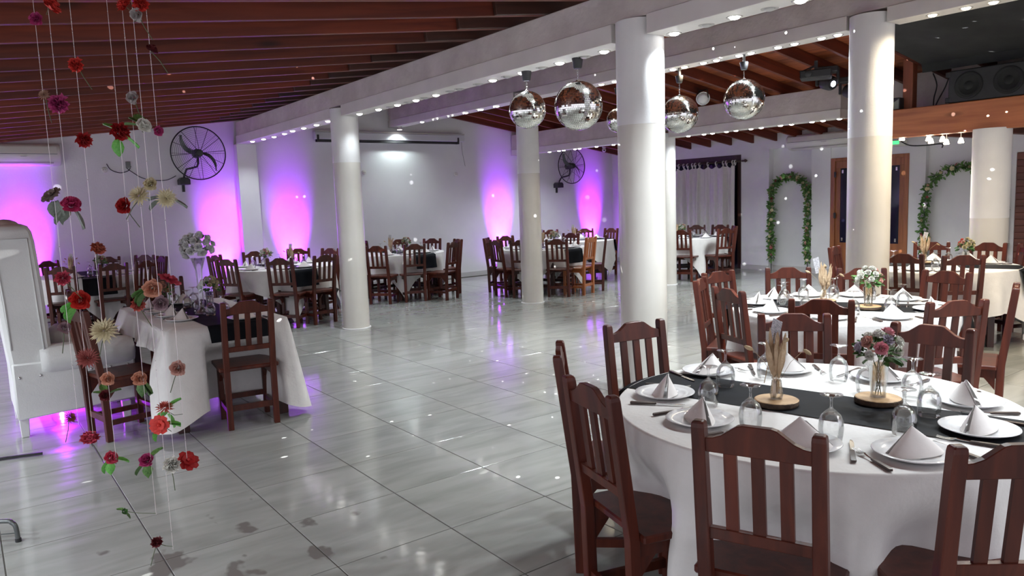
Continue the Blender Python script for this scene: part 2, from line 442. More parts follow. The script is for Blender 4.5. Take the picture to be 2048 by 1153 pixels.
#wl = struct(O('wall_left', G().box((LEFT_X-0.2, REAR_Y, 0), (LEFT_X, WALL_Y, 2.5)).mesh('wall_left', M_WALL)))
def wr(g, y0, y1, z0, z1, dx=0.0, th=0.25): g.box((WALL_X+dx, y0, z0), (WALL_X+dx+th, y1, z1))
g = G()
wr(g, 6.25, 8.0, 0, 2.9); wr(g, 4.22, 6.25, 2.36, 2.9); wr(g, 3.72, 4.22, 0, 2.9); wr(g, 3.55, 3.72, 0, 2.42, -0.02); wr(g, 3.55, 3.72, 2.42, 2.9)
wr(g, 2.62, 3.55, 0, 2.42, 0.13, 0.12); wr(g, 2.62, 3.55, 2.42, 2.9); wr(g, 2.24, 2.62, 0, 2.9, -0.02); wr(g, 0.82, 2.24, 2.15, 2.9); wr(g, 0.55, 0.82, 0, 2.9)
wr(g, -0.62, 0.55, 0, 2.42, 0.10, 0.15); wr(g, -0.62, 0.55, 2.42, 2.9); wr(g, -0.74, -0.62, 0, 2.9); wr(g, -1.75, -0.74, 2.08, 2.9); wr(g, -9.6, -1.75, 0, 2.9)
struct(O('wall_right', g.mesh('wall_right', M_WALLR)))
struct(O('baseboard_back', G().box((LEFT_X, WALL_Y-0.014, 0), (WALL_X, WALL_Y, 0.10)).mesh('bb', M_BASE)))
g = G()
for y0, y1, dx in ((6.25, 8, 0), (3.72, 4.22, 0), (3.55, 3.72, -.02), (2.62, 3.55, .13), (2.24, 2.62, -.02), (.55, .82, 0), (-.62, .55, .1), (-.74, -.62, 0), (-9, -1.75, 0)):
    g.box((WALL_X+dx-0.014, y0, 0), (WALL_X+dx, y1, 0.10))
struct(O('baseboard_right', g.mesh('bb', M_BASE)))

# roof: deck, planks, rafters
TH_L, TH_R = math.atan(0.124), math.atan(0.155)
RD = 0.15       # rafter depth
g = G()
def slab(g, x0, x1, zf, off, th):
    z0, z1 = zf(x0)+off, zf(x1)+off
    vs = [(x0, REAR_Y, z0), (x1, REAR_Y, z1), (x1, WALL_Y+0.2, z1), (x0, WALL_Y+0.2, z0)]
    vs += [(a, b, c+th) for a, b, c in vs]
    g.add(vs, [(0,3,2,1),(4,5,6,7),(0,1,5,4),(1,2,6,5),(2,3,7,6),(3,0,4,7)])
slab(g, LEFT_X-0.2, RIDGE, zl, RD+0.024, 0.06); slab(g, RIDGE, WALL_X+0.4, zr, RD+0.024, 0.06)
ce = struct(O('ceiling', g.mesh('ceiling', M_PLANK)))
PW = 0.14
pme = G().box((-PW/2+0.0015, REAR_Y, 0), (PW/2-0.0015, WALL_Y, 0.022)).mesh('plank', M_PLANK)
x = LEFT_X+PW/2
while x < RIDGE-PW/2:
    O('plank', pme, ce, (x, 0, zl(x)+RD), rot=(0, -TH_L, 0)); x += PW*math.cos(TH_L)
x = RIDGE+PW/2
while x < WALL_X:
    O('plank', pme, ce, (x, 0, zr(x)+RD), rot=(0, TH_R, 0)); x += PW*math.cos(TH_R)
LL = (1.32-LEFT_X)/math.cos(TH_L); L2 = (RIDGE-0.10-0.50)/math.cos(TH_L); LR = (WALL_X-RIDGE-0.1)/math.cos(TH_R)
rl = G().box((-LL, -0.024, 0), (0, 0.024, RD-0.002)).mesh('rafter', M_RAFT, bevel=0.003)
rlap = G().box((0, -0.022, 0), (L2, 0.022, RD-0.002)).mesh('rafter', M_RAFD, bevel=0.003)
rr_ = G().box((0, -0.024, 0), (LR, 0.024, RD-0.002)).mesh('rafter', M_RAFT, bevel=0.003)
k = -17
while True:
    y = -0.01+0.535*k
    if y > WALL_Y-0.05: break
    O('rafter', rl, ce, (1.32, y, zl(1.32)), rot=(0, -TH_L, 0))
    O('rafter', rlap, ce, (0.50, y-0.047, zl(0.50)+0.002), rot=(0, -TH_L, 0))
    O('rafter', rr_, ce, (RIDGE+0.10, y+0.2, zr(RIDGE+0.10)), rot=(0, TH_R, 0))
    k += 1

# beams
COLS = {'A': (1.12, 3.66, .175), 'B': (1.12, -1.52, .175), 'C': (4.13, 3.70, .17), 'D': (7.12, 3.60, .17), 'E': (4.12, -1.66, .195), 'F': (6.62, -1.77, .195)}
def beam(name, x, wd, z0, zb, z1, y0, y1, cols, label, cat='beam'):
    b = struct(O(name, G().box((x-wd/2, y0, zb), (x+wd/2, y1, z1)).mesh(name, M_BEAM, bevel=0.006), loc=(0, 0, 0)), label)
    b['category'] = cat
    cuts = sorted([(COLS[c][1]-COLS[c][2]-0.0, COLS[c][1]+COLS[c][2]-0.0) for c in cols])
    a = y0
    for c0, c1 in cuts+[(y1, y1)]:
        if c0-a > 0.1: O('light_box', G().box((x-wd/2-0.012, a, z0), (x+wd/2+0.012, c0, zb+0.001)).mesh('light_box', M_BOX, bevel=0.003), b)
        a = c1
    return b
beam('trim_1', 1.12, 0.21, 2.735, 2.87, 3.10, REAR_Y, WALL_Y-0.16, ['A', 'B'], 'white plaster beam with spotlights over the two nearest columns')
beam('trim_2', 4.13, 0.21, 3.105, 3.24, 3.47, REAR_Y, WALL_Y-0.02, ['C', 'E'], 'white plaster ridge beam in the middle with mirror balls')
beam('trim_3', 7.12, 0.21, 2.575, 2.70, 3.02, 0.30, WALL_Y-0.02, ['D'], 'white plaster beam farthest from the viewer, speckled with light')
b6 = beam('trim_6', -4.9, 0.21, 2.23, 2.30, 2.365, REAR_Y, WALL_Y-0.02, [], 'added unseen plaster beam over the side aisle, holding fill lamps')  # invented beam out of view, there to hold the extra fill lamps
# pilaster that carries the first beam at the back wall
struct(O('trim_4', G().box((1.0, WALL_Y-0.17, 0), (1.34, WALL_Y, 2.735)).mesh('pilaster', M_WALL, bevel=0.004), None), 'pilaster under the first beam at the back wall')

def column(key, top, split, label):
    x, y, r = COLS[key]
    e = place('white_column', [], label, 'column', None, (x, y, 0)); e['kind'] = 'structure'
    n = 48
    O('enamel_shaft', G().lathe([(r, 0.012), (r, split)], n, cap=True).mesh('enamel_shaft', M_COLL, 'auto'), e)
    O('painted_shaft', G().lathe([(r+0.0005, split), (r+0.0005, top)], n, cap=True).mesh('painted_shaft', M_COLU, 'auto'), e)
    O('base_ring', G().lathe([(r+0.014, 0), (r+0.014, 0.008), (r+0.004, 0.014)], n, cap=True).mesh('base_ring', M_COLU, 'auto'), e)
column('A', 2.84, 2.16, 'white round column on the left of the dance floor')
column('B', 2.86, 2.12, 'thick white round column nearest to the viewer')
column('C', 3.2, 2.0, 'white round column between the two left mirror balls and table')
column('D', 2.66, 2.02, 'white round column far back beside the curtain')
column('E', 3.21, 2.08, 'white round column behind the right-hand tables')
column('F', 2.22, 1.2, 'white round column under the wooden loft beam')

# ------------------------------------------------------------------ ceiling spotlights
ring_me = G().lathe([(0.036, 0.0), (0.052, -0.004), (0.055, 0.0), (0.052, 0.003), (0.036, 0.003)], 20).mesh('trim_ring', M_TRIM, True)
def lens_me(m): return G().lathe([(0.036, 0.001), (0.030, -0.010), (0.018, -0.015), (0.002, -0.016)], 16, cap=True).mesh('lens', m, True)
LEN = {'cool': lens_me(M_LAMPON), 'warm': lens_me(M_LAMPWM), 'off': lens_me(M_LAMPOF)}
COLT = {'cool': (0.87, 0.95, 1.0), 'warm': (1.0, 0.84, 0.60)}
def downlight(x, y, z, kind, where, power=1.0, size=2.1):
    lab = {'cool': 'lit round spotlight recessed in the %s', 'warm': 'lit warm spotlight recessed in the %s', 'off': 'unlit round spotlight recessed in the %s'}[kind] % where
    e = place('ceiling_spotlight', [('trim_ring', ring_me), ('lens', LEN[kind])], lab, 'spotlight', '%s spotlights of the %s' % (kind, where), (x, y, z))
    if kind != 'off': spot(e, (0, 0, -0.03), LAMP_W*power, COLT[kind], size, 0.9)
B1, B2, B3 = 'nearest white beam', 'middle ridge beam', 'farthest white beam'
lit1 = [(505,283),(527,278.4),(548,273.7),(569,267.5),(585,262),(607.5,256.5),(633,250),(656,242.5),(719,228),(757,219),(795,210),(836.5,201),(883,191),(1000,162),(1058,147),(1127,127),(1211.6,103.6),(1349,67),(1469,34),(1602,1.5)]
off1 = [(783,214),(822,205),(868,197),(930,179),(919,184),(985,170.6),(1040,156),(1104,137.5),(1182,115),(1421,51.6),(1547,19)]
for i, q in enumerate(lit1):
    p = onZ(*q, 2.735); downlight(min(max(p.x, 1.06), 1.18), min(p.y, 7.68), 2.735, 'cool', B1, 0.42 if i < 8 else (0.25 if i < 10 else 1.0))
for q in off1:
    p = onZ(*q, 2.735); downlight(min(max(p.x, 1.06), 1.18), p.y, 2.735, 'off', B1)
for y in (-3.05, -3.6, -4.2, -4.9, -5.7, -6.5, -7.4, -8.3): downlight(1.12, y, 2.735, 'cool', B1, 1.5, 2.5)
for k in range(13): downlight(-4.9, 7.0-1.25*k, 2.23, 'cool', 'added unseen aisle beam', 2.4, 2.7)  # extra lamps outside the view, added to brighten the dim left side
lit2 = [(844,239.7),(932,224.5),(962.6,218),(994,210.5),(1046,200),(1203,172),(1229.5,168),(1346,145),(1407,133),(1433,126),(1478,119.5),(1502,113),(1556,102),(1589,92),(1643,83.6),(1675.6,72)]
for i, q in enumerate(lit2):
    p = onX(*q, 4.13); downlight(4.13, min(p.y, 7.7), 3.105, 'warm' if i in (5,) else 'cool', B2, 0.8)
for q in ((1369,138), (1865,33), (1932,22), (1987,7.6)):
    p = onX(*q, 4.13); downlight(4.13, p.y, 3.105, 'warm', B2, 0.9, 2.9)
for y in (-3.2, -3.8, -4.4, -5.2, -6.0, -7.0, -8.0): downlight(4.13, y, 3.105, 'warm', B2, 0.9, 2.9)
for q in ((1099,302),(1118,300),(1127.5,299.5),(1150,297),(1159,295.6),(1193,291.7),(1227,287),(1290,281),(1377,272),(1408,269),(1425,266),(1453,263),(1472,260),(1502,258),(1522.5,254),(1561,251),(1583,248),(1624,245),(1646,242),(1679,239)):
    p = onX(*q, 7.12); downlight(7.12, p.y, 2.575, 'cool', B3, 0.5, 2.7)
# tiny lamps strung along the middle beam
dot = G().ball((0, 0, 0), 0.012, 8, 5).mesh('bulb', M_LAMPON, True)
cap_ = G().lathe([(0.009, 0.0), (0.009, 0.012)], 8, cap=True).mesh('socket', M_TRIM)
for q in ((865,238),(873.6,235),(895.5,232),(904,229.5),(926,227),(956,221),(987,215)):
    p = onX(*q, 4.05)
    place('small_bulb', [('bulb', dot), ('socket', cap_)], 'tiny lit bulb on the middle ridge beam', 'bulb', 'tiny bulbs of the middle beam', (4.06, p.y, 3.091))

# purple uplights on the floor in front of the back wall
can = G().lathe([(0.055, -0.02), (0.075, 0.0), (0.08, 0.12), (0.07, 0.12), (0.065, 0.02)], 20, cap=False).mesh('housing', M_CASE, 'auto')
lns = G().lathe([(0.068, 0.10), (0.04, 0.108), (0.002, 0.11)], 20, cap=True).mesh('lens', M_PURL, True)
yok = G().tube([(-0.09, 0, 0.05), (-0.09, 0, -0.07), (0.09, 0, -0.07), (0.09, 0, 0.05)], 0.008, 6).mesh('yoke', M_CASE)
UPL = [(-2.2, 'leftmost, behind the white throne chair'), (0.68, 'left of the pilaster'), (1.92, 'right of the pilaster'), (6.62, 'behind the middle column'), (9.34, 'beside the far wall fan'), (-4.6, 'outermost, far left of the throne chair')]
for x, ws in UPL:
    e = place('purple_uplight', [('housing', can), ('lens', lns), ('yoke', yok)], 'black stage light shining purple up the wall, ' + ws, 'stage light', 'purple uplights along the back wall', (x, WALL_Y-0.42, 0.09), rot=(math.radians(-25), 0, 0))
    spot(e, (0, 0, 0.13), PURPLE_W, (0.38, 0.012, 1.0), math.radians(44), 1.0, rot=(PI, 0, 0), radius=0.05)
    spot(e, (0, 0, 0.13), PURPLE_W*0.012, (0.40, 0.020, 1.0), math.radians(170), 1.0, rot=(PI, 0, 0), radius=0.05)

e = place('purple_uplight', [('housing', can), ('lens', lns), ('yoke', yok)], 'black stage light glowing purple low on the floor behind the throne', 'stage light', None, (-2.45, 2.02, 0.10), rot=(math.radians(97), 0, 0))
spot(e, (0, 0, 0.13), 120.0, (0.42, 0.015, 1.0), math.radians(80), 0.7, rot=(PI, 0, 0), radius=0.006)

# ------------------------------------------------------------------ chairs
H = 0.955
def mk_chair(mat):
    parts = []
    def yb(z):  # back line of posts: straight to the seat, then leaning
        return -0.165-0.01*min(z, 0.44)/0.44-0.065*max(0, z-0.44)/0.51
    def post(sx):
        g = G(); rings = []
        for z, s in ((0, 1), (0.44, 1), (0.60, 1), (H-0.02, 0.95), (H-0.004, 0.86), (H, 0.62)):
            a, b = 0.0205*s, 0.0215*s; y = yb(z); x = sx*0.165
            rings.append([Vector((x-a, y-b, z)), Vector((x+a, y-b, z)), Vector((x+a, y+b, z)), Vector((x-a, y+b, z))])
        return g.loft(rings).mesh('rear_post', mat, bevel=0.003)
    for sx in (-1, 1): parts.append(('rear_leg_post', post(sx)))
    for sx in (-1, 1):
        parts.append(('front_leg', G().box((sx*0.165-0.02, 0.165, 0), (sx*0.165+0.02, 0.207, 0.43)).mesh('front_leg', mat, bevel=0.003)))
    def tilt(g):  # lay a flat xz shape (y=0) on the leaning back line
        g.v = [(x, y+yb(z), z) for x, y, z in g.v]; return g
    poly = [(-0.148, 0.862), (0.148, 0.862), (0.148, 0.905), (0.125, 0.908), (0.10, 0.918), (0.078, 0.934), (0.055, 0.951), (0.04, 0.955), (-0.04, 0.955), (-0.055, 0.951), (-0.078, 0.934), (-0.10, 0.918), (-0.125, 0.908), (-0.148, 0.905)]
    parts.append(('crest_rail', tilt(G().prism(poly, -0.012, 0.012)).mesh('crest_rail', mat, bevel=0.002)))
    parts.append(('lower_back_rail', tilt(G().box((-0.148, -0.012, 0.582), (0.148, 0.012, 0.620))).mesh('lower_back_rail', mat, bevel=0.002)))
    sl = G()
    for x in (-0.078, 0, 0.078):
        parts.append(('slat', tilt(G().box((x-0.0185, -0.007, 0.618), (x+0.0185, 0.007, 0.864))).mesh('slat', mat)))
    parts.append(('seat', G().prism([(-0.212, 0.432), (0.212, 0.432), (0.212, 0.462), (-0.212, 0.462)], -0.155, 0.245).mesh('seat', mat, bevel=0.006)))
    for sx in (-1, 1):
        a = G()
        x0 = sx*0.165
        a.box((x0-0.011, -0.15, 0.375), (x0+0.011, 0.17, 0.432))
        parts.append(('side_apron', a.mesh('side_apron', mat)))
        for y0, y1 in ((0.167, 0.105), (-0.148, -0.086)):
            br = G()
            vs = [(x0-0.010, y0, 0.377), (x0-0.010, y1, 0.377), (x0-0.010, y0, 0.300)]
            vs += [(x0+0.010, b, c) for a_, b, c in vs]
            br.add(vs, [(0,1,2),(5,4,3),(0,3,4,1),(1,4,5,2),(2,5,3,0)])
            parts.append(('corner_brace', br.mesh('corner_brace', mat)))
        parts.append(('side_stretcher', G().box((x0-0.011, -0.15, 0.115), (x0+0.011, 0.17, 0.152)).mesh('side_stretcher', mat)))
    parts.append(('rear_stretcher', G().box((-0.147, -0.178, 0.138), (0.147, -0.156, 0.182)).mesh('rear_stretcher', mat)))
    parts.append(('front_stretcher', G().box((-0.147, 0.175, 0.150), (0.147, 0.197, 0.190)).mesh('front_stretcher', mat)))
    parts.append(('front_apron', G().box((-0.147, 0.176, 0.375), (0.147, 0.196, 0.432)).mesh('front_apron', mat)))
    return parts
CHAIR = mk_chair(M_CHAIR); CHAIRO = mk_chair(M_CHAIRO)
HOUR = ['twelve', 'one', 'two', 'three', 'four', 'five', 'six', 'seven', 'eight', 'nine', 'ten', 'eleven']
def hours(c, pts):
    """clock places around a table as the viewer sees them, six nearest; each used once"""
    base = math.atan2(CAM.y-c[1], CAM.x-c[0])
    want = []
    for i, p in enumerate(pts):
        a = math.atan2(p[1]-c[1], p[0]-c[0])-base
        want.append((6+a/(2*PI)*12*-1) % 12)
    used, res = set(), [None]*len(pts)
    for i in sorted(range(len(pts)), key=lambda i: abs(want[i]-round(want[i]))):
        for h in sorted(range(12), key=lambda h: min((h-want[i]) % 12, (want[i]-h) % 12)):
            if h not in used: used.add(h); res[i] = HOUR[h]; break
    return res

TABLES = {   # phrase, centre, runner direction (deg), chairs: (back-top x, y, facing deg)
 'T1': ('nearest round table', (-0.39, -3.84), -78, [(-1.29,-4.23,22),(-1.30,-3.55,-15),(-0.95,-2.97,-42),(-0.24,-2.74,-101),(-0.93,-4.76,51),(0.50,-3.19,-139),(0.60,-3.85,-176)]),
 'T2': ('middle right round table', (2.0, -2.6), -63, [(1.06,-3.01,29),(1.46,-3.60,60),(2.03,-1.50,-94),(1.15,-2.27,-20),(1.53,-1.72,-62),(2.60,-1.78,-137),(2.85,-2.29,-142),(2.95,-2.90,174),(2.34,-3.58,109)]),
 'T3': ('far right round table', (5.15, -1.85), -75, [(4.90,-0.86,-76),(4.28,-1.93,5),(4.35,-2.44,45),(5.93,-1.45,-158),(6.02,-2.0,183),(5.95,-2.45,151)]),
 'T4': ('round table behind the middle column', (5.15, 4.70), -85, [(4.50,5.46,-49),(4.16,4.70,-5),(5.07,5.67,-93),(4.29,4.19,31),(4.72,3.79,37),(5.36,3.66,111),(5.96,3.93,136),(6.16,5.08,-164)]),
 'T10': ('round table in the far corner', (6.85, 5.75), -30, [(7.82,5.72,-175),(7.59,6.28,-129),(7.00,6.70,-99),(6.15,6.40,-43)]),
 'T5': ('round table under the projection screen', (3.15, 6.15), -85, [(2.34,5.44,41),(2.92,5.22,76),(3.54,5.01,116),(4.11,5.77,170),(4.01,6.50,-148),(3.56,6.97,-94),(2.90,7.22,-72)]),
 'T6': ('round table left of the left column', (0.75, 5.30), -88, [(0.37,4.30,48),(0.99,4.27,103),(1.70,5.74,-155),(1.38,6.28,-118),(0.69,6.35,-87),(-0.15,4.89,28),(0.01,6.05,-45)]),
 'T7': ('round table far behind the throne', (-1.50, 6.75), -92, [(-1.98,5.87,72),(-1.37,5.78,98),(-0.94,5.92,124),(-0.66,7.50,-140),(-0.55,6.82,-170),(-1.16,7.68,-112),(-1.98,7.63,-61)]),
 'T9': ('table before the curtain', (8.35, 4.20), -50, [(7.52,3.61,24),(9.22,4.67,-139),(9.43,4.23,-169),(8.13,3.08,69),(9.02,3.57,140)]),
}
def chair(x, y, fa, label, group, parts=None):
    f = math.radians(fa)
    return place('dining_chair', parts or CHAIR, label, 'chair', group, (x+0.24*math.cos(f), y+0.24*math.sin(f), 0), f-PI/2)
SEATH = {}
for tk, (ph, c, rd, chs) in TABLES.items():
    hs = hours(c, [(a, b) for a, b, _ in chs]); SEATH[tk] = hs
    for i, (x, y, fa) in enumerate(chs):
        if tk == 'T4' and i == 5:
            chair(x, y, fa, 'lighter orange-brown slat-back chair at the ' + ph, 'chairs of the ' + ph, CHAIRO)
        else:
            e = chair(x, y, fa, "dark slat-back wooden chair at %s o'clock of the %s" % (hs[i], ph), 'chairs of the ' + ph)
            if tk == 'T1' and i == 2:
                O('sticker', G().box((-0.1655-0.012, -0.267, 0.86), (-0.1655+0.012, -0.2655, 0.90)).mesh('sticker', M_STICK), e, (0, 0.052, 0))['label'] = 'small white paper sticker'
GR8 = 'chairs of the rectangular table'
chair(-1.39, 0.00, 83, 'dark wooden chair at the near short end of the rectangular table', GR8)
chair(-2.40, 0.575, 12, 'reddish wooden chair standing in front of the white throne', GR8)
chair(-2.28, 2.15, -4, 'dark wooden chair behind the white throne, by the rectangular table', GR8)
chair(-1.38, 2.74, -96, 'dark wooden chair at the far short end of the rectangular table', GR8)

# ------------------------------------------------------------------ round tables, cloths, runners
TZ = 0.765; TR = 0.755
top_me = G().lathe([(TR-0.012, -0.03), (TR-0.008, -0.004), (0.01, -0.004)], 40, cap=True).mesh('table_top', M_TABLE)
tleg = [G().box((sx*0.42-0.03, sy*0.42-0.03, 0), (sx*0.42+0.03, sy*0.42+0.03, TZ-0.03)).mesh('leg', M_TABLE, bevel=0.003) for sx in (-1, 1) for sy in (-1, 1)]
tst = [G().box((-0.39, sy*0.42-0.012, 0.12), (0.39, sy*0.42+0.012, 0.17)).mesh('stretcher', M_TABLE) for sy in (-1, 1)] + [G().box((sx*0.42-0.012, -0.39, 0.12), (sx*0.42+0.012, 0.39, 0.17)).mesh('stretcher', M_TABLE) for sx in (-1, 1)]
TABLE = [('table_top', top_me, T(0, 0, TZ))] + [('leg', m) for m in tleg] + [('stretcher', m) for m in tst]
def cloth_round(seed, s=1.12, zmax=0.70, rot=0.4, amp=1.0, push=()):
    rnd = random.Random(seed)
    n = 144; rows = [-1, -0.5, -0.01, 0.0, 0.012, 0.03, 0.06]+[0.1+0.9*q/14 for q in range(15)]; m = len(rows)
    ph = [rnd.uniform(0, 6.28) for _ in range(4)]
    def L(t):
        c, s_ = abs(math.cos(t-rot)), abs(math.sin(t-rot))
        return min(zmax, min(s/max(c, 1e-3), s/max(s_, 1e-3))-TR)
    def fn(u, v):
        t = 2*PI*u
        k = rows[min(m-1, int(round(v*(m-1))))]
        if k <= 0:
            r = TR*(1+k*0.98); return (r*math.cos(t), r*math.sin(t), 0.002)
        d = L(t)*k
        fold = (math.sin(13*t+ph[0]+0.8*math.sin(3*t+ph[1]))*0.6+math.sin(21*t+ph[2]+1.2*math.sin(2*t))*0.4)
        cor = (L(t)-0.36)/0.36
        r = TR+0.004+amp*(0.040*fold*min(1, k*1.4)**1.2*(0.6+0.6*cor))+0.05*k*(0.4+cor*0.4)
        z = -d
        for a in push:      # chair seats press the hanging cloth inwards
            da = (t-a+PI) % (2*PI)-PI
            q = max(0.0, min(1.0, (d-0.06)/0.24))
            r -= 0.15*math.exp(-(da/0.23)**4)*q*q*(3-2*q)
        return (r*math.cos(t), r*math.sin(t), z+0.001)
    g = G().grid(n, m, fn, True)
    return g.mesh('round_tablecloth', M_CLOTH, True)
def runner_me(length_drop=0.26, wd=0.40, seed=0):
    rnd = random.Random(seed); nv, nu = 10, 46
    def fn(u, v):
        x = (v-0.5)*wd
        e = math.sqrt(TR*TR-x*x)+0.012
        tot = e+length_drop
        l = (u*2-1)*tot; s = 1 if l >= 0 else -1; a = abs(l)
        if a <= e: return (x, l, 0.0045+0.0015*math.sin(9*l+5*x)*math.sin(14*x+2*l))
        d = a-e
        return (x*(1+0.12*d), s*(e+0.030+0.12*d+0.012*math.sin(30*x+seed)*min(1, d*6)), 0.004-d)
    return G().grid(nu, nv, fn).mesh('table_runner', M_RUN, True)

# ---- tableware meshes
plate_me = G().lathe([(0.0, 0.003), (0.070, 0.003), (0.082, 0.008), (0.122, 0.019), (0.124, 0.017), (0.086, 0.002), (0.074, 0.0), (0.0, 0.0)], 36).mesh('dinner_plate', M_PORC, True)
def napkin_mesh(k):
    rnd = random.Random(k); g = G()
    wd, h, dp = 0.094+rnd.uniform(-.005, .005), 0.082+rnd.uniform(-.006, .006), 0.05
    ax = rnd.uniform(-.012, .012)
    def fn(u, v):
        a = PI*u
        bx, by = wd*math.cos(a), -dp*math.sin(a)**0.8
        q = v**1.0
        sw = 1+0.06*math.sin(PI*v)
        return (bx*(1-q)*sw+ax*q, by*(1-q)*sw+0.012*q, 0.004+h*v)
    g.grid(22, 9, fn)
    g.grid(12, 9, lambda u, v: ((wd*(1-2*u))*(1-v)*0.98+ax*v, 0.014+0.004*math.sin(PI*u), 0.004+h*v))
    g.grid(12, 6, lambda u, v: (wd*(1-2*u)*0.95*(1-0.9*v), 0.018+0.035*(1-v)*math.sin(PI*u), 0.004+h*0.85*v))
    return g.mesh('folded_napkin', M_NAP, 'auto')
NAPS = [napkin_mesh(i) for i in range(4)]
prof = [(0.0310, 0.0), (0.0340, 0.020), (0.0360, 0.045), (0.0340, 0.068), (0.0270, 0.088), (0.0140, 0.102), (0.0055, 0.111), (0.0040, 0.118), (0.0038, 0.140), (0.006, 0.148), (0.016, 0.153), (0.032, 0.1565), (0.0325, 0.158), (0.0, 0.1595)]
inn = [(0.0, 0.099), (0.012, 0.0985), (0.0255, 0.0865), (0.0325, 0.067), (0.0345, 0.045), (0.0327, 0.020), (0.0298, 0.0)]
glass_me = G().lathe([(a*1.14, b) for a, b in inn+prof], 24).mesh('wine_glass', M_GLASS, True)
def knife_parts():
    h = G().loft([[Vector((x*s, y, z*s2+0.004)) for x, z in ((-0.008, -0.004), (0.008, -0.004), (0.009, 0.0), (0.008, 0.005), (-0.008, 0.005), (-0.009, 0))] for y, s, s2 in ((-0.105, 0.7, 0.8), (-0.10, 1.0, 1.0), (-0.05, 0.85, 0.9), (-0.004, 0.8, 0.8), (0, 0.6, 0.6))]).mesh('handle', M_HAND, 'auto')
    b = G().loft([[Vector((-0.005*s, y, 0.002)), Vector((0.008*s, y, 0.002)), Vector((0.008*s, y, 0.0035)), Vector((-0.005*s, y, 0.0045))] for y, s in ((-0.006, 0.6), (0.01, 1.0), (0.08, 1.1), (0.105, 0.7), (0.113, 0.1))]).mesh('blade', M_STEEL)
    return [('handle', h), ('blade', b)]
def fork_parts():
    h = G().loft([[Vector((x*s, y, z*s2+0.004)) for x, z in ((-0.007, -0.004), (0.007, -0.004), (0.008, 0.0), (0.007, 0.005), (-0.007, 0.005), (-0.008, 0))] for y, s, s2 in ((-0.10, 0.7, 0.8), (-0.095, 1.0, 1.0), (-0.04, 0.85, 0.9), (-0.004, 0.75, 0.8), (0, 0.6, 0.6))]).mesh('handle', M_HAND, 'auto')
    g = G().tube([(0, -0.006, 0.004), (0, 0.02, 0.005), (0, 0.04, 0.008)], [0.003, 0.0025, 0.003], 6)
    g.loft([[Vector((-a, y, z)), Vector((a, y, z)), Vector((a, y, z+0.0015)), Vector((-a, y, z+0.0015))] for y, a, z in ((0.038, 0.003, 0.008), (0.048, 0.0105, 0.005), (0.058, 0.0115, 0.0035))])
    for x in (-0.0097, -0.0033, 0.0033, 0.0097):
        g.loft([[Vector((x-0.0014, y, z)), Vector((x+0.0014, y, z)), Vector((x+0.0014, y, z+0.0014)), Vector((x-0.0014, y, z+0.0014))] for y, z in ((0.056, 0.0035), (0.075, 0.003), (0.098, 0.007))])
    return [('handle', h), ('tines', g.mesh('tines', M_STEEL))]
KNIFE, FORK = knife_parts(), fork_parts()

# ---- flowers
def rose_g(seed, n=16, r=1.0, ruffle=0.1):
    rnd = random.Random(seed); g = G()
    for i in range(n):
        q = i/(n-1); t = i*2.399+rnd.uniform(-.2, .2)
        rad = 0.10+0.62*q; tilt = 0.15+0.95*q**1.3; hh = 0.80-0.35*q; wd = 0.30+0.34*q
        ct, st = math.cos(t), math.sin(t)
        def fn(u, v, rad=rad, tilt=tilt, hh=hh, wd=wd, ct=ct, st=st, i=i):
            a = (u-0.5)*2
            out = rad*0.35+math.sin(tilt)*v*hh*0.85+0.10*v*v*q
            up = math.cos(tilt)*v*hh-0.06*a*a*v
            out -= 0.25*wd*a*a*(0.6+0.4*(1-v))
            side = a*wd*(0.45+0.55*math.sin(PI*min(1, v*0.62+0.12)))
            out += ruffle*0.5*math.sin(5*a+i)*v*v
            return (r*(out*ct-side*st), r*(out*st+side*ct), r*(up-0.25))
        g.grid(5, 4, fn)
    return g
def mum_g(seed, n=70):
    rnd = random.Random(seed); g = G()
    for i in range(n):
        q = i/(n-1); t = i*2.399; el = 1.45-1.55*q**0.75; ln = 0.62+0.38*q; w_ = 0.085
        d = Vector((math.cos(t)*math.cos(el), math.sin(t)*math.cos(el), math.sin(el))); s_ = Vector((-math.sin(t), math.cos(t), 0)); u_ = d.cross(s_)
        p = [d*0.08, d*ln*0.6+s_*w_-u_*0.03, d*ln-u_*0.06, d*ln*0.6-s_*w_-u_*0.03]
        g.add(p, [(0, 1, 2, 3)])
    return g
def open_g(seed, n=7, two=True):
    rnd = random.Random(seed); g = G()
    for lay in range(2 if two else 1):
        for i in range(n):
            t = 2*PI*(i+0.5*lay)/n+rnd.uniform(-.15, .15); el = 0.25+0.55*lay; ln = 1.0-0.25*lay; w_ = 0.42
            ct, st = math.cos(t), math.sin(t)
            def fn(u, v, ct=ct, st=st, el=el, ln=ln, i=i):
                a = (u-0.5)*2; o = v*ln*math.cos(el); z = v*ln*math.sin(el)*0.8-0.2*v*v+0.08*math.sin(4*a+i)*v
                sd = a*w_*math.sin(PI*min(1, 0.12+v*0.68))
                return (o*ct-sd*st, o*st+sd*ct, z-0.1)
            g.grid(4, 4, fn)
    g.ball((0, 0, 0.08), 0.16, 8, 5)
    return g
def leaf_g(ln=1.0, wd=0.32, fold=0.12):
    return G().grid(3, 5, lambda u, v: ((u-0.5)*2*wd*math.sin(PI*min(0.98, 0.06+0.9*v)), ln*v, fold*abs(u-0.5)*2-0.15*v*v))
_fm = {}
KINDS = {'rose': lambda: rose_g(1), 'carnation': lambda: rose_g(5, 22, 1.0, 0.5), 'mum': lambda: mum_g(2), 'open': lambda: open_g(3), 'bud': lambda: rose_g(9, 8, 0.9, 0.0)}
def flower_me(kind, col):
    k = (kind, tuple(round(c, 3) for c in col))
    if k not in _fm: _fm[k] = KINDS[kind]().mesh('flower', petal(col), True, fix=False)
    return _fm[k]
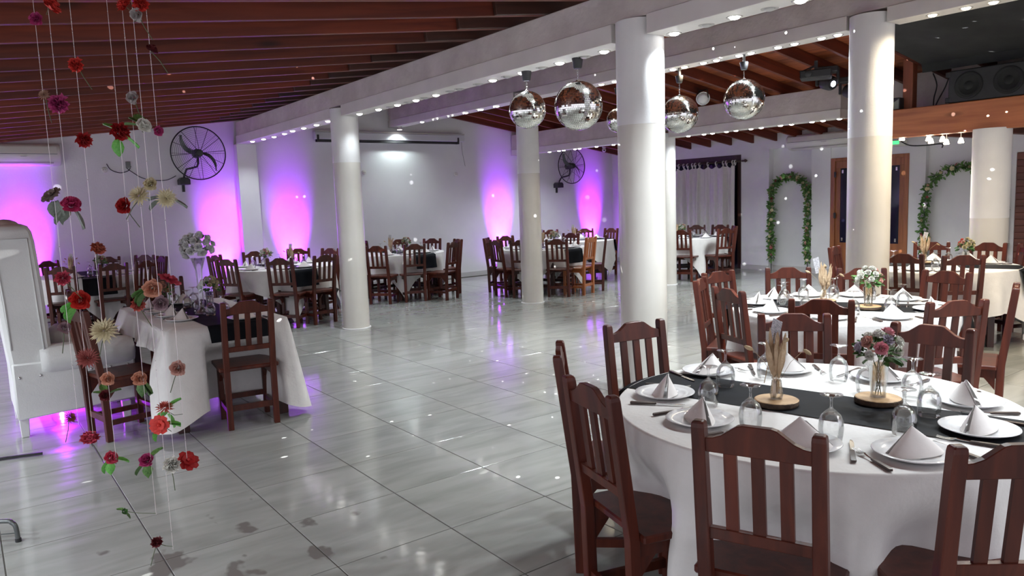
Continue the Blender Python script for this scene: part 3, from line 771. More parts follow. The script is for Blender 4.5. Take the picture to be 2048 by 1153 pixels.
def look(d):  # matrix turning +Z to direction d
    d = Vector(d).normalized()
    return d.to_track_quat('Z', 'Y').to_matrix().to_4x4()
def flower(parent, pos, d, r, kind, col, name='flower'):
    return O(name, flower_me(kind, col), parent, mat4=Matrix.Translation(pos) @ look(d) @ Matrix.Scale(r, 4))

WHITE = (0.80, 0.79, 0.72); CREAM = (0.68, 0.60, 0.38); PINK = (0.62, 0.16, 0.20); BLUSH = (0.62, 0.34, 0.28); PEACH = (0.72, 0.36, 0.24)
RED = (0.42, 0.010, 0.012); SCAR = (0.62, 0.03, 0.02); ROSE = (0.66, 0.07, 0.13); MAG = (0.46, 0.04, 0.17); DUSTY = (0.36, 0.09, 0.08); MAUVE = (0.34, 0.22, 0.25); DKRED = (0.12, 0.008, 0.012); LILAC = (0.50, 0.44, 0.52); CORAL = (0.62, 0.13, 0.10)

def foliage_me(seed, n, R_, zc, ln=0.05, mat=None, flat=0.7):
    rnd = random.Random(seed); g = G()
    lf = leaf_g()
    for i in range(n):
        t = rnd.uniform(0, 2*PI); el = rnd.uniform(-0.5, 1.2); rr = R_*rnd.uniform(0.45, 1.0)
        d = Vector((math.cos(t)*math.cos(el), math.sin(t)*math.cos(el), math.sin(el)*flat))
        p = Vector((0, 0, zc))+d*rr
        q = d.to_track_quat('Y', 'Z').to_matrix().to_4x4()
        g.merge(lf, Matrix.Translation(p) @ q @ Matrix.Rotation(rnd.uniform(-1, 1), 4, 'Y') @ Matrix.Scale(ln*rnd.uniform(0.6, 1.15), 4))
    return g.mesh('foliage', mat or M_LEAF, fix=False)
vase_me = G().lathe([(0.0, 0.004), (0.024, 0.004), (0.026, 0.02), (0.034, 0.13), (0.036, 0.13), (0.029, 0.015), (0.028, 0.0), (0.0, 0.0)], 20).mesh('vase', M_GLASS, True)
stems_me = G()
for i in range(6):
    a = i*1.05
    stems_me.tube([(0.012*math.cos(a), 0.012*math.sin(a), 0.008), (0.010*math.cos(a+2), 0.010*math.sin(a+2), 0.08), (0.03*math.cos(a), 0.03*math.sin(a), 0.165)], 0.0018, 4)
stems_me = stems_me.mesh('stems', M_STEM)
def bouquet(loc, label, cols, seed=0, scale=1.0, rz=0.0, cat='flower vase', leaf=None, zc=0.185, n=14, R_=0.078):
    rnd = random.Random(seed)
    e = place('flower_bouquet', [('vase', vase_me), ('stems', stems_me)], label, cat, 'bouquets on the tables', loc, rz, scale=scale)
    f = O('foliage', foliage_me(seed, 46, 0.072, zc-0.02, 0.05, leaf), e); f['kind'] = 'stuff'
    for i in range(n):
        q = (i+0.5)/n; el = math.asin(1-1.15*q); t = i*2.399+seed
        d = Vector((math.cos(t)*math.cos(el), math.sin(t)*math.cos(el), math.sin(el)))
        flower(e, Vector((0, 0, zc))+d*R_*rnd.uniform(0.85, 1.05), d, rnd.uniform(0.028, 0.037), rnd.choice(['rose', 'rose', 'carnation']), cols[i % len(cols)])
    return e
slice_face = G().lathe([(0.084, 0.020), (0.080, 0.0225), (0.0, 0.0225)], 26, cap=False).mesh('cut_face', M_SLICE)
def _bark():
    g = G(); rnd = random.Random(4); n = 26
    rr = [0.084+rnd.uniform(-0.001, 0.004) for _ in range(n)]
    g.loft([[Vector((r*k*math.cos(2*PI*j/n), r*k*math.sin(2*PI*j/n), z)) for j, r in enumerate(rr)] for z, k in ((0.0, 0.97), (0.006, 1.01), (0.016, 1.01), (0.0205, 0.985))])
    return g.mesh('bark_ring', M_BARK)
SLICE = [('cut_face', slice_face), ('bark_ring', _bark())]
pv = G().lathe([(0.0, 0.003), (0.020, 0.003), (0.024, 0.02), (0.017, 0.075), (0.0185, 0.075), (0.026, 0.018), (0.022, 0.0), (0.0, 0.0)], 18).mesh('vase', M_GLASS, True)
pb = G().grid(20, 2, lambda u, v: (0.0265*math.cos(2*PI*u), 0.006+0.012*(v-0.5), 0.040+0.036*math.sin(2*PI*u)), True).mesh('paper_band', M_PAPER, True)
def pampas_me(seed):
    rnd = random.Random(seed); g = G()
    for i in range(16):
        t = rnd.uniform(0, 2*PI); sp = rnd.uniform(0.0, 0.055) if i else 0; h = rnd.uniform(0.17, 0.275)
        p0 = Vector((0.006*math.cos(t), 0.006*math.sin(t), 0.02)); p1 = Vector((sp*math.cos(t), sp*math.sin(t), h))
        g.tube([p0, (p0*0.6+p1*0.4)+Vector((0, 0, 0.01)), p1], 0.0012, 4)
        d = (p1-p0).normalized(); a = p0.lerp(p1, 0.38)
        ks = 7; prof_ = [0.003, 0.009, 0.012, 0.012, 0.010, 0.006, 0.001]
        L_ = (p1-a).length*1.1
        g.tube([a+d*L_*k/(ks-1)+Vector((rnd.uniform(-.002, .002), rnd.uniform(-.002, .002), 0)) for k in range(ks)], [r*rnd.uniform(0.7, 1.15) for r in prof_], 7)
        for k in range(10):
            b = a+d*L_*rnd.uniform(0.05, 0.95); o_ = Vector((rnd.uniform(-1, 1), rnd.uniform(-1, 1), rnd.uniform(0.4, 1.4))).normalized()*0.022
            s_ = o_.cross(d).normalized()*0.0016
            g.add([b-s_, b+s_, b+o_], [(0, 1, 2)])
    return g.mesh('dried_grass', M_DRY, fix=False)
PAMP = [pampas_me(i) for i in range(3)]
tails_me = G()
for t, h, l in ((0.3, 0.235, 0.085), (2.0, 0.20, 0.095), (3.6, 0.245, 0.08), (5.2, 0.19, 0.11)):
    tails_me.tube([(0, 0, 0.05), (l*0.5*math.cos(t), l*0.5*math.sin(t), h*0.75), (l*math.cos(t), l*math.sin(t), h)], 0.0010, 4)
    c = Vector((l*math.cos(t), l*math.sin(t), h)); d = Vector((0.7*math.cos(t), 0.7*math.sin(t), 0.35 if t < 5 else -0.5)).normalized()
    tails_me.tube([c-d*0.004, c+d*0.006, c+d*0.018, c+d*0.030, c+d*0.036], [0.002, 0.0075, 0.0085, 0.006, 0.001], 8)
tails_me = tails_me.mesh('bunny_tails', M_DRYS, True)
card_me = G().box((-0.024, -0.0008, 0.0), (0.024, 0.0008, 0.115)).mesh('card', M_CARD)
cstick = G().tube([(0, 0.002, -0.16), (0, 0.002, 0.06)], 0.0016, 5).mesh('card_stick', M_DRYS)
def pampas(loc, label, seed=0, card=None, rz=0.0, scale=1.0):
    parts = [('vase', pv), ('paper_band', pb), ('dried_grass', PAMP[seed % 3]), ('bunny_tails', tails_me)]
    if card is not None: parts.append(('card', card_me, T(card[0], card[1], 0.20, card[2], 1.0, 0, card[3] if len(card) > 3 else 0), [('card_stick', cstick)]))
    return place('dried_grass_vase', parts, label, 'dried bouquet', 'dried grass bunches on the tables', loc, rz, scale=scale)

def tri(c, r, a): return (c[0]+r*math.cos(a), c[1]+r*math.sin(a))
def setting(tk, ph, c, ang, hr, small, pos=None, glass_at=None, top=TZ+0.003, knife=True, fork=True):
    """plate, napkin, glass and cutlery in front of one seat"""
    grp = ' of the '+ph
    px_, py_ = pos if pos else tri(c, 0.575, ang)
    rz = ang+PI/2     # local -y towards the guest
    rnd = random.Random(hash((tk, hr)) % 1000 if False else sum(map(ord, tk+hr)))
    seat = "at %s o'clock, %s" % (hr, ph)
    o = O('dinner_plate', plate_me, None, (px_, py_, top), rz); tag(o, 'white round plate '+seat, 'plate', 'plates'+grp)
    o = O('folded_napkin', NAPS[rnd.randrange(4)], None, (px_, py_, top+0.004), rz+rnd.uniform(-.35, .35)); tag(o, 'peaked white napkin '+seat, 'napkin', 'napkins'+grp)
    if glass_at is None:
        gx, gy = tri(c, 0.40, ang+0.30)
    else: gx, gy = glass_at
    o = O('wine_glass', glass_me, None, (gx, gy, top), rnd.uniform(0, 3)); tag(o, 'upturned clear wine glass '+seat, 'glass', 'glasses'+grp)
    L_ = lambda lx, ly: (px_+lx*math.cos(rz)-ly*math.sin(rz), py_+lx*math.sin(rz)+ly*math.cos(rz), top)
    if not small or rnd.random() < 0.6:
        if knife: place('table_knife', KNIFE, 'dark-handled knife '+seat, 'knife', 'knives'+grp, L_(0.150, -0.01), rz+rnd.uniform(-.1, .1))
        if fork: place('table_fork', FORK, 'dark-handled fork '+seat, 'fork', 'forks'+grp, L_(-0.150, -0.01), rz+rnd.uniform(-.1, .1))

for i, (tk, (ph, c, rd, chs)) in enumerate(TABLES.items()):
    place('round_table', TABLE, 'dark wooden legs of the %s under its cloth' % ph, 'table', 'round dining tables', (c[0], c[1], 0), math.radians(rd)+0.3)
    far = tk not in ('T1', 'T2', 'T3')
    o = O('round_tablecloth', cloth_round(i+3, 1.16 if not far else 1.06, 0.735, 0.78 if tk == 'T1' else 0.35+0.3*i, 1.35, [math.atan2(b_-c[1], a_-c[0])-math.radians(rd) for a_, b_, _ in chs]), None, (c[0], c[1], TZ-0.002), math.radians(rd))
    tag(o, 'white cloth draped over the '+ph, 'tablecloth', 'white round tablecloths')
    o = O('table_runner', runner_me(0.24, 0.36 if tk == 'T1' else 0.40, i), None, (c[0], c[1], TZ-0.001), math.radians(rd-90))
    tag(o, 'black satin runner across the '+ph, 'runner', 'black table runners')
    if tk == 'T1': continue
    angs = [math.atan2(y-c[1], x-c[0]) for x, y, _ in chs]
    hs = SEATH[tk]
    for a, h in zip(angs, hs): setting(tk, ph, c, a, h, far)

# nearest table: places set one by one
ph, c1 = TABLES['T1'][0], TABLES['T1'][1]
plates = [(-.70,-3.36), (-.89,-3.70), (-.25,-3.21), (.02,-3.46), (.17,-3.83), (.03,-4.24), (-.30,-4.41), (-.69,-4.38), (-.86,-4.10)]
glasses = [(-.69,-3.58), (-.82,-3.87), (-.40,-3.44), (-.15,-3.47), (.02,-3.72), (-.03,-4.06), (-.24,-4.22), (-.51,-4.26), (-.74,-4.13)]
hs1 = hours(c1, plates)
for (p, gq, h) in zip(plates, glasses, hs1):
    dx, dy = p[0]-c1[0], p[1]-c1[1]; d_ = math.hypot(dx, dy); a = math.atan2(dy, dx)
    k = min(d_, 0.62)/d_
    setting('T1', ph, c1, a, h, False, (c1[0]+dx*k, c1[1]+dy*k), gq)
o = O('wine_glass', glass_me, None, (-.085, -3.90, TZ+0.004)); tag(o, 'upturned wine glass beside the flower vase of the nearest round table', 'glass')

# centrepieces
CP = TZ+0.005
def slice_at(x, y, label): place('wood_slice', SLICE, label, 'wood slice', 'wood slices under centrepieces', (x, y, CP), R.uniform(0, 6))
slice_at(-.50, -3.76, 'round wood slice under the dried grass on the nearest table')
slice_at(-.20, -4.01, 'round wood slice under the flowers on the nearest table')
pampas((-.50, -3.76, CP+0.023), 'beige dried grass bunch on the nearest round table', 0, (0.035, 0.02, 0.9, -0.25), 0.5)
bouquet((-.20, -4.01, CP+0.023), 'pink and white rose bouquet on the nearest round table', [WHITE, (0.78, 0.33, 0.38), WHITE, LILAC, WHITE, BLUSH, WHITE], 3, 1.0, 0.4)
slice_at(2.06, -2.43, 'round wood slice under the dried grass, middle right table'); slice_at(1.98, -2.81, 'round wood slice under the flowers, middle right table')
pampas((2.06, -2.43, CP+0.023), 'dried grass with a tilted printed card, middle right table', 1, (-0.02, 0.03, -0.65, -0.25), 0.2)
bouquet((1.98, -2.81, CP+0.023), 'white rose bouquet on the middle right round table', [WHITE, WHITE, WHITE, BLUSH, WHITE], 5)
slice_at(5.24, -1.69, 'round wood slice under the dried grass, far right table')
pampas((5.24, -1.69, CP+0.023), 'dried grass with a white card, far right round table', 2, (0.03, 0.03, -0.6, 0.25))
bouquet((5.42, -2.02, CP), 'bright bouquet with a coral rose, far right round table', [CREAM, CORAL, CREAM, WHITE, BLUSH], 6)
for tk, pp, bb, pl, bl in (
  ('T4', (5.05, 4.55), (5.45, 4.72), 'dried grass with a white candle, round table behind the middle column', 'white flower bouquet on the round table behind the middle column'),
  ('T10', (6.62, 5.52), None, 'dried grass with a white card, far corner table', ''),
  ('T5', (2.95, 6.10), (3.22, 6.05), 'dried grass with a dark card under the projection screen', 'green and blush bouquet under the projection screen'),
  ('T6', (0.90, 5.30), (0.56, 5.40), 'dried grass with a dark card, round table left of the column', 'pale green bouquet on the round table left of the column'),
  ('T7', (-1.78, 6.55), (-1.40, 6.62), 'dried grass with a dark card, table behind the throne', 'white and pink bouquet, table behind the throne'),
  ('T9', (8.02, 4.16), (8.22, 4.20), 'dried grass with a white card before the curtain', 'pale bouquet on the table before the curtain')):
    pampas((*pp, CP), pl, len(pl), (0.02, 0.04, -0.6, 0.08), 0.3)
    if bb: bouquet((*bb, CP), bl, [WHITE, CREAM, BLUSH, WHITE], len(bl))
place('taper_candle', [('wax', G().lathe([(0.008, 0), (0.008, 0.30), (0.004, 0.305)], 10, cap=True).mesh('wax', M_PORC, True)), ('holder', G().lathe([(0.03, 0), (0.03, 0.008), (0.011, 0.012), (0.011, 0.03)], 14, cap=True).mesh('holder', M_GLASS, True))], 'slim white taper candle, round table behind the middle column', 'candle', None, (4.98, 4.72, CP))

# ------------------------------------------------------------------ rectangular table by the throne
RX0, RX1, RY0, RY1 = -1.90, -1.02, 0.22, 2.05
rp = [('table_top', G().box((RX0+0.02, RY0+0.02, 0.72), (RX1-0.02, RY1-0.02, 0.755)).mesh('table_top', M_TABLE))]
for x in (RX0+0.07, RX1-0.07):
    for y in (RY0+0.08, RY1-0.08): rp.append(('leg', G().box((x-0.04, y-0.04, 0), (x+0.04, y+0.04, 0.72)).mesh('leg', M_TABLE, bevel=0.004)))
place('rectangular_table', rp, 'dark wooden rectangular table beside the white throne chair', 'table')
def rect_cloth():
    n = 200; cx, cy = (RX0+RX1)/2, (RY0+RY1)/2; hx, hy = (RX1-RX0)/2, (RY1-RY0)/2
    def per(u):
        P_ = 4*(hx+hy); s = u*P_
        if s < 2*hx: return (-hx+s, -hy, 0, -1)
        s -= 2*hx
        if s < 2*hy: return (hx, -hy+s, 1, 0)
        s -= 2*hy
        if s < 2*hx: return (hx-s, hy, 0, 1)
        s -= 2*hx
        return (-hx, hy-s, -1, 0)
    def fn(u, v):
        x, y, nx, ny = per(u)
        V0 = 4/17
        if v < V0+1e-6:
            k = v/V0; return (cx+x*k, cy+y*k, 0.766)
        k = (v-V0)/(1-V0)
        cd_ = min(abs(abs(x)-hx)+abs(abs(y)-hy), 9)
        cor = math.exp(-(cd_/0.16)**2)
        drop = 0.26 if nx < -0.5 else (0.60 if ny < -0.5 else (0.66 if nx > 0.5 else 0.35))
        if nx < -0.5: drop = 0.18+0.46*math.exp(-((y+hy)/0.12)**2)+0.06*math.exp(-((y-hy)/0.15)**2)
        drop = min(0.73, drop+0.10*cor)
        fl_ = (0.045*math.sin(9*(x+y)+1.0)+0.02*math.sin(23*(x-y)))*k
        off = 0.006+0.05*k+fl_*0.5+0.09*cor*k
        dx, dy = nx, ny
        if cor > 0.05:
            dx += cor*0.6*math.copysign(1, x); dy += cor*0.6*math.copysign(1, y); l = math.hypot(dx, dy); dx /= l; dy /= l
        px_, py_, pz_ = cx+x+dx*off, cy+y+dy*off, 0.765-drop*k
        if ny < -0.5:     # the near chair presses the cloth in
            q = max(0.0, min(1.0, (drop*k-0.10)/0.18)); b_ = max(0.0, 1-(abs(px_+1.385)/0.265)**8)
            py_ += 0.33*b_*q*q*(3-2*q)
        return (px_, py_, pz_)
    return G().grid(n, 18, fn, True).mesh('rectangular_tablecloth', M_CLOTH, True)
tag(O('rectangular_tablecloth', rect_cloth()), 'white cloth over the rectangular table, hanging to the floor in front', 'tablecloth')
def rect_runner():
    cx = -1.40; wd = 0.44
    def fn(u, v):
        x = cx+(v-0.5)*wd+0.0*u
        a = (u*2-1)*(0.915+0.13); e = 0.922
        y0 = (RY0+RY1)/2
        if abs(a) < e: return (x, y0+a, 0.7695+0.001*math.sin(9*a+9*x))
        d = abs(a)-e; return (x+0.1*d, y0+math.copysign(e+0.015+0.10*d, a), 0.769-d)
    return G().grid(50, 8, fn).mesh('table_runner', M_RUN, True)
tag(O('table_runner', rect_runner()), 'black satin runner along the rectangular table', 'runner', 'black table runners')
ph8 = 'rectangular table'; c8 = (-1.46, 1.12)
T8 = 0.770
seats8 = [((-1.68, 0.72), 'left-hand side near end'), ((-1.69, 1.05), 'left-hand side second'), ((-1.70, 1.38), 'left-hand side third'), ((-1.72, 1.75), 'left-hand side far end'), ((-1.30, 0.40), 'near short end'), ((-1.40, 1.86), 'far short end')]
for i, ((x, y), wh) in enumerate(seats8):
    a = PI if i < 4 else (-PI/2 if i == 4 else PI/2); rz = a+PI/2
    tag(O('dinner_plate', plate_me, None, (x, y, T8), rz), 'white plate on the rectangular table, '+wh, 'plate', 'plates of the rectangular table')
    tag(O('folded_napkin', NAPS[i % 4], None, (x, y, T8+0.004), rz+0.2), 'white napkin on the rectangular table, '+wh, 'napkin', 'napkins of the rectangular table')
    gx, gy = x-0.24*math.cos(a)+0.05*math.sin(a), y-0.24*math.sin(a)+0.08
    tag(O('wine_glass', glass_me, None, (gx, gy, T8)), 'upturned wine glass on the rectangular table, '+wh, 'glass', 'glasses of the rectangular table')
    place('table_knife', KNIFE, 'knife on the rectangular table, '+wh, 'knife', 'knives of the rectangular table', (x-0.15*math.sin(a), y-0.15*math.cos(a) if i < 4 else y, T8) if i < 4 else (x+0.15, y, T8), rz)
# tall trumpet vase with white roses
tv = G().lathe([(0.0, 0.004), (0.055, 0.004), (0.05, 0.012), (0.020, 0.05), (0.016, 0.20), (0.026, 0.36), (0.055, 0.46), (0.057, 0.46), (0.029, 0.36), (0.019, 0.20), (0.022, 0.05), (0.058, 0.008), (0.058, 0.0), (0.0, 0.0)], 24).mesh('trumpet_vase', M_GLASS, True)
e = place('tall_flower_vase', [('trumpet_vase', tv)], 'tall glass trumpet vase with a ball of white roses', 'flower vase', None, (-1.46, 0.98, T8))
f = O('foliage', foliage_me(31, 36, 0.12, 0.54, 0.045, M_LEAFD), e); f['kind'] = 'stuff'
rnd = random.Random(8)
for i in range(26):
    q = (i+0.5)/26; el = math.asin(1-1.6*q); t = i*2.399
    d = Vector((math.cos(t)*math.cos(el), math.sin(t)*math.cos(el), math.sin(el)*0.9))
    flower(e, Vector((0, 0, 0.55))+d*0.125*rnd.uniform(0.92, 1.05), d, rnd.uniform(0.042, 0.050), 'rose', (0.84, 0.84, 0.84))
bouquet((-1.28, 1.42, T8), 'pink and cream bouquet on the rectangular table', [CREAM, BLUSH, WHITE, CREAM, PINK], 12)
slice_at(-1.28, 1.42, 'round wood slice on the rectangular table') if False else None
bouquet((-1.62, 1.60, T8), 'peach bouquet at the far end of the rectangular table', [PEACH, BLUSH, MAUVE], 14, 0.9)

# ------------------------------------------------------------------ white throne chair
sy0, sy1 = 0.96, 1.74
th = []
bk = G()
rings = []
for z, xa, xb, ins in ((0.30, -2.79, -2.53, 0.012), (0.58, -2.81, -2.54, 0.004), (0.70, -2.82, -2.545, 0.0), (1.10, -2.84, -2.555, 0.0), (1.44, -2.855, -2.575, 0.0), (1.53, -2.855, -2.59, 0.02), (1.565, -2.84, -2.62, 0.06)):
    rings.append([Vector((xa, sy0+ins, z)), Vector((xb, sy0+ins, z)), Vector((xb, sy1-ins, z)), Vector((xa, sy1-ins, z))])
bk.loft(rings)
th.append(('backrest', bk.mesh('backrest', M_LEATH, 'auto', bevel=0.035)))
th.append(('backrest_crown', G().ball((-2.73, (sy0+sy1)/2, 1.53), 0.12, 16, 9, (0.9, 2.6, 0.6)).mesh('crown', M_LEATH, True)))
pip = []
for y in (sy0-0.004, sy1+0.004):
    pip.append(('piping', G().tube([(-2.79, y, 0.66), (-2.80, y, 1.0), (-2.825, y, 1.46), (-2.62, y, 1.46), (-2.605, y, 1.0), (-2.59, y, 0.64)], 0.006, 5).mesh('piping', M_LEATH, True)))
th += pip
def side_panel(y0, y1):
    return G().prism([(-2.80, 0.14), (-2.00, 0.17), (-2.00, 0.53), (-2.80, 0.56)], y0, y1).mesh('side_panel', M_LEATH, 'auto', bevel=0.012)
th.append(('side_panel', side_panel(sy0-0.012, sy0+0.10))); th.append(('side_panel', side_panel(sy1-0.10, sy1+0.012)))
def arm(y):
    g = G(); rings = []
    for x, s in ((-2.62, 0.9), (-2.56, 1.0), (-2.1, 1.03), (-2.03, 0.98), (-1.995, 0.80), (-1.985, 0.4)):
        rings.append([Vector((x, y+0.115*s*math.cos(t), 0.555+0.112*s*math.sin(t))) for t in [2*PI*k/18 for k in range(18)]])
    return g.loft(rings).mesh('arm_roll', M_LEATH, True)
th.append(('arm_roll', arm(sy0+0.055))); th.append(('arm_roll', arm(sy1-0.055)))
th.append(('seat_cushion', G().box((-2.56, sy0+0.10, 0.28), (-2.02, sy1-0.10, 0.47)).mesh('seat_cushion', M_LEATH, 'auto', bevel=0.05)))
th.append(('front_panel', G().box((-2.06, sy0+0.08, 0.16), (-2.02, sy1-0.08, 0.30)).mesh('front_panel', M_LEATH)))
th.append(('back_panel', G().box((-2.80, sy0+0.08, 0.16), (-2.74, sy1-0.08, 0.45)).mesh('back_panel', M_LEATH)))
for x in (-2.76, -2.08):
    for y in (sy0+0.06, sy1-0.06):
        th.append(('foot', G().loft([[Vector((x-a, y-a, z)), Vector((x+a, y-a, z)), Vector((x+a, y+a, z)), Vector((x-a, y+a, z))] for z, a in ((0, 0.026), (0.15, 0.032))]).mesh('foot', M_LEATH, bevel=0.004)))
nail = G().lathe([(0.011, 0), (0.009, 0.005), (0.003, 0.008)], 10, cap=True).mesh('nail_head', M_STEEL, True)
for x, z in ((-2.76, 0.455), (-2.63, 0.455), (-2.30, 0.45), (-2.17, 0.445), (-2.05, 0.445)):
    th.append(('nail_head', nail, Matrix.Translation((x, sy0-0.013, z)) @ Matrix.Rotation(PI/2, 4, 'X')))
for x, y, c_ in ((-2.45, 1.50, 0.3), ):
    th.append(('cushion', G().ball((0, 0, 0), 0.19, 18, 11, (0.5, 1.0, 0.75)).mesh('cushion', M_LEATH, True), T(-2.44, 1.44, 0.62, 0.2)))
place('throne_chair', th, 'tall white leather throne chair with rolled arms', 'armchair')

# ------------------------------------------------------------------ mirror balls
def ball_mesh(r, seed):
    rnd = random.Random(seed); g = G(); t = 0.0150
    nr = int(PI*r/t)
    for i in range(nr):
        a0, a1 = PI*i/nr, PI*(i+1)/nr; am = (a0+a1)/2
        n = max(4, int(2*PI*r*math.sin(am)/t))
        for j in range(n):
            b = 2*PI*(j+0.5)/n; hw = PI/n*0.90; da = (a1-a0)/2*0.90
            d = Vector((math.sin(am)*math.cos(b), math.sin(am)*math.sin(b), math.cos(am)))
            e1 = Vector((-math.sin(b), math.cos(b), 0)); e2 = d.cross(e1)
            tx, ty = rnd.uniform(-.035, .035), rnd.uniform(-.035, .035)
            c = d*r; h1 = r*math.sin(am)*math.tan(hw); h2 = r*da
            g.add([c+e1*(s*h1)+e2*(q*h2)+d*(s*h1*tx+q*h2*ty) for s, q in ((-1, -1), (1, -1), (1, 1), (-1, 1))], [(0, 1, 2, 3)])
    return g.mesh('mirror_tiles', M_MIRR, fix=False)
def mirror_ball(x, y, zc, r, zmot, label, seed, zroof):
    core = G().ball((0, 0, 0), r-0.003, 24, 14).mesh('core', M_BLKP, True)
    top = zmot-zc
    mot = G().lathe([(0.030, -0.04), (0.036, -0.03), (0.046, 0.035), (0.046, 0.045)], 14, cap=True).mesh('motor', M_BLKP, 'auto')
    ch = G()
    nz = 8
    for k in range(nz):
        z0 = r+(top-0.05-r)*k/nz; z1 = r+(top-0.05-r)*(k+1)/nz; zc_ = (z0+z1)/2; hh = (z1-z0)*0.65
        pts = [(0.006*math.cos(t)*(1 if k % 2 else 0), 0.006*math.cos(t)*(0 if k % 2 else 1), zc_+hh*math.sin(t)) for t in [2*PI*q/8 for q in range(9)]]
        ch.tube(pts, 0.0016, 4)
    ch.lathe([(0.02, r-0.004), (0.02, r+0.004), (0.006, r+0.012)], 12, cap=True)
    e = place('mirror_ball', [('core', core), ('mirror_tiles', ball_mesh(r, seed), None, None, 'stuff'), ('motor', mot, T(0, 0, top)), ('chain', ch.mesh('chain', M_STEEL))], label, 'mirror ball', 'mirror balls over the dance floor', (x, y, zc), seed)
    if zroof > zmot+0.06:
        O('hanger', G().box((-0.012, -0.012, top+0.04), (0.012, 0.012, zroof-zc)).mesh('hanger', M_BLKP), e)
mirror_ball(1.17, -0.10, 2.40, 0.165, 2.692, 'smaller mirror ball, leftmost of those hanging over the floor', 1, 2.735)
mirror_ball(1.17, -0.78, 2.355, 0.198, 2.692, 'large mirror ball left of the thick column', 2, 2.735)
mirror_ball(4.13, 0.70, 2.56, 0.225, 2.97, 'mirror ball half hidden behind the thick column on its right', 3, 3.105)
mirror_ball(4.13, -0.22, 2.62, 0.222, 2.98, 'mirror ball farthest right, beside the white column', 4, 3.105)
mirror_ball(4.13, 1.74, 2.60, 0.16, 2.97, 'mirror ball mostly hidden behind the thick column on its left', 5, 3.105)

def sparkle(parent, z, energy, scale, thr):  # added point lamp; its dot pattern stands in for light mirrored by the balls
    l = bpy.data.lights.new('added_dot_light', 'POINT'); l.energy = energy; l.shadow_soft_size = 0.002; l.use_nodes = True
    nt = l.node_tree; em = nt.nodes['Emission']
    tc = N(nt, 'ShaderNodeTexCoord'); vo = N(nt, 'ShaderNodeTexVoronoi'); vo.inputs['Scale'].default_value = scale
    nt.links.new(tc.outputs['Normal'], vo.inputs[0])
    mr = N(nt, 'ShaderNodeMapRange'); mr.inputs[1].default_value = thr*1.15; mr.inputs[2].default_value = thr*0.85; mr.inputs[3].default_value = 0; mr.inputs[4].default_value = 1
    nt.links.new(vo.outputs['Distance'], mr.inputs[0]); nt.links.new(mr.outputs[0], em.inputs['Strength'])
    o = bpy.data.objects.new('added_dot_light', l); COL.objects.link(o); o.parent = parent; o.location = (0, 0, z)
for o in list(COL.objects):
    if o.get('category') == 'mirror ball' and ('large' in o['label'] or 'farthest right' in o['label']): sparkle(o, -0.24, 1700.0, 15.0, 0.065)

# ------------------------------------------------------------------ wall fans
def wall_fan(x, y, z, r, label, turn, side, bx, bz):
    P_ = []
    cage = G().ring((0, 0, 0), r, 0.011, 48, 6).mesh('cage_rim', M_BLACK, True)
    P_.append(('cage_rim', cage))
    wires = G()
    for i in range(1, 15):
        q = i/15; wires.ring((0, -0.07*(1-q*q), 0), r*q, 0.0022, 40, 3)
    P_.append(('wire_rings', wires.mesh('wire_rings', M_BLACK), None, None, 'stuff'))
    for i in range(12):
        t = 2*PI*i/12+0.1
        P_.append(('spoke', G().tube([(r*q*math.cos(t), -0.07*(1-q*q)-0.004, r*q*math.sin(t)) for q in (0.12, 0.35, 0.6, 0.8, 1.0)], 0.0045, 5).mesh('spoke', M_BLACK)))
    P_.append(('back_wires', (lambda g_: ([g_.tube([(r*q*math.cos(2*PI*i/8), 0.16*(1-q*q), r*q*math.sin(2*PI*i/8)) for q in (0.15, 0.4, 0.7, 1.0)], 0.003, 4) for i in range(8)], g_)[1])(G()).mesh('back_wires', M_BLACK), None, None, 'stuff'))
    P_.append(('hub', G().lathe([(0.01, -0.085), (0.05, -0.08), (0.062, -0.05), (0.062, 0.02), (0.075, 0.04), (0.075, 0.16), (0.05, 0.19), (0.01, 0.195)], 20, cap=True, mat=Matrix.Rotation(-PI/2, 4, 'X')).mesh('hub', M_BLACK, 'auto')))
    bl = G()
    def fn(u, v):
        q = 0.10+0.80*v
        t = -0.85*v**1.2
        wd = r*0.15*(0.6+0.4*math.sin(PI*min(1, v*1.1)))*(1 if v < 0.9 else 0.75)
        rr = r*q; tx, tz = rr*math.cos(t), rr*math.sin(t)
        return (tx+wd*(u-0.5)*math.sin(-t+0.9*v), -0.012+0.04*(u-0.5), tz+wd*(u-0.5)*math.cos(-t+0.9*v))
    bm_ = G().grid(5, 12, fn); bm2 = G().grid(5, 12, lambda u, v: tuple(a+b for a, b in zip(fn(u, v), (0, 0.006, 0)))); bm_.merge(bm2)
    blm = bm_.mesh('blade', M_GREYM, True, fix=False)
    for a in (turn, turn+PI):
        P_.append(('blade', blm, Matrix.Rotation(-a, 4, 'Y')))
    P_.append(('arm', G().tube([(0, 0.06, -0.06), (0.0, 0.07, -0.16), (-0.02, 0.08, -0.215), (bx*0.45, 0.14, -0.235), (bx*0.8, 0.20, -0.25), (bx, 0.24, bz+0.08), (bx, 0.25, bz)], 0.017, 8).mesh('arm', M_BLACK, True)))
    P_.append(('wall_box', G().prism([(bx-0.085, bz-0.065), (bx+0.085, bz-0.065), (bx+0.085, bz+0.02), (bx+0.05, bz+0.055), (bx-0.05, bz+0.055), (bx-0.085, bz+0.02)], 0.19, 0.36).mesh('wall_box', M_BLACK, bevel=0.006)))
    P_.append(('mount_rail', G().box((bx-0.02, 0.33, bz-0.18), (bx+0.02, 0.36, bz-0.06)).mesh('mount_rail', M_BLACK)))
    e = place('wall_fan', P_, label, 'wall fan', 'wall fans', (x, y, z), 0)
    return e
wall_fan(0.32, 7.64, 2.56, 0.43, 'big black wall fan near the hanging flowers', 0.0, 1, -0.20, -0.44)
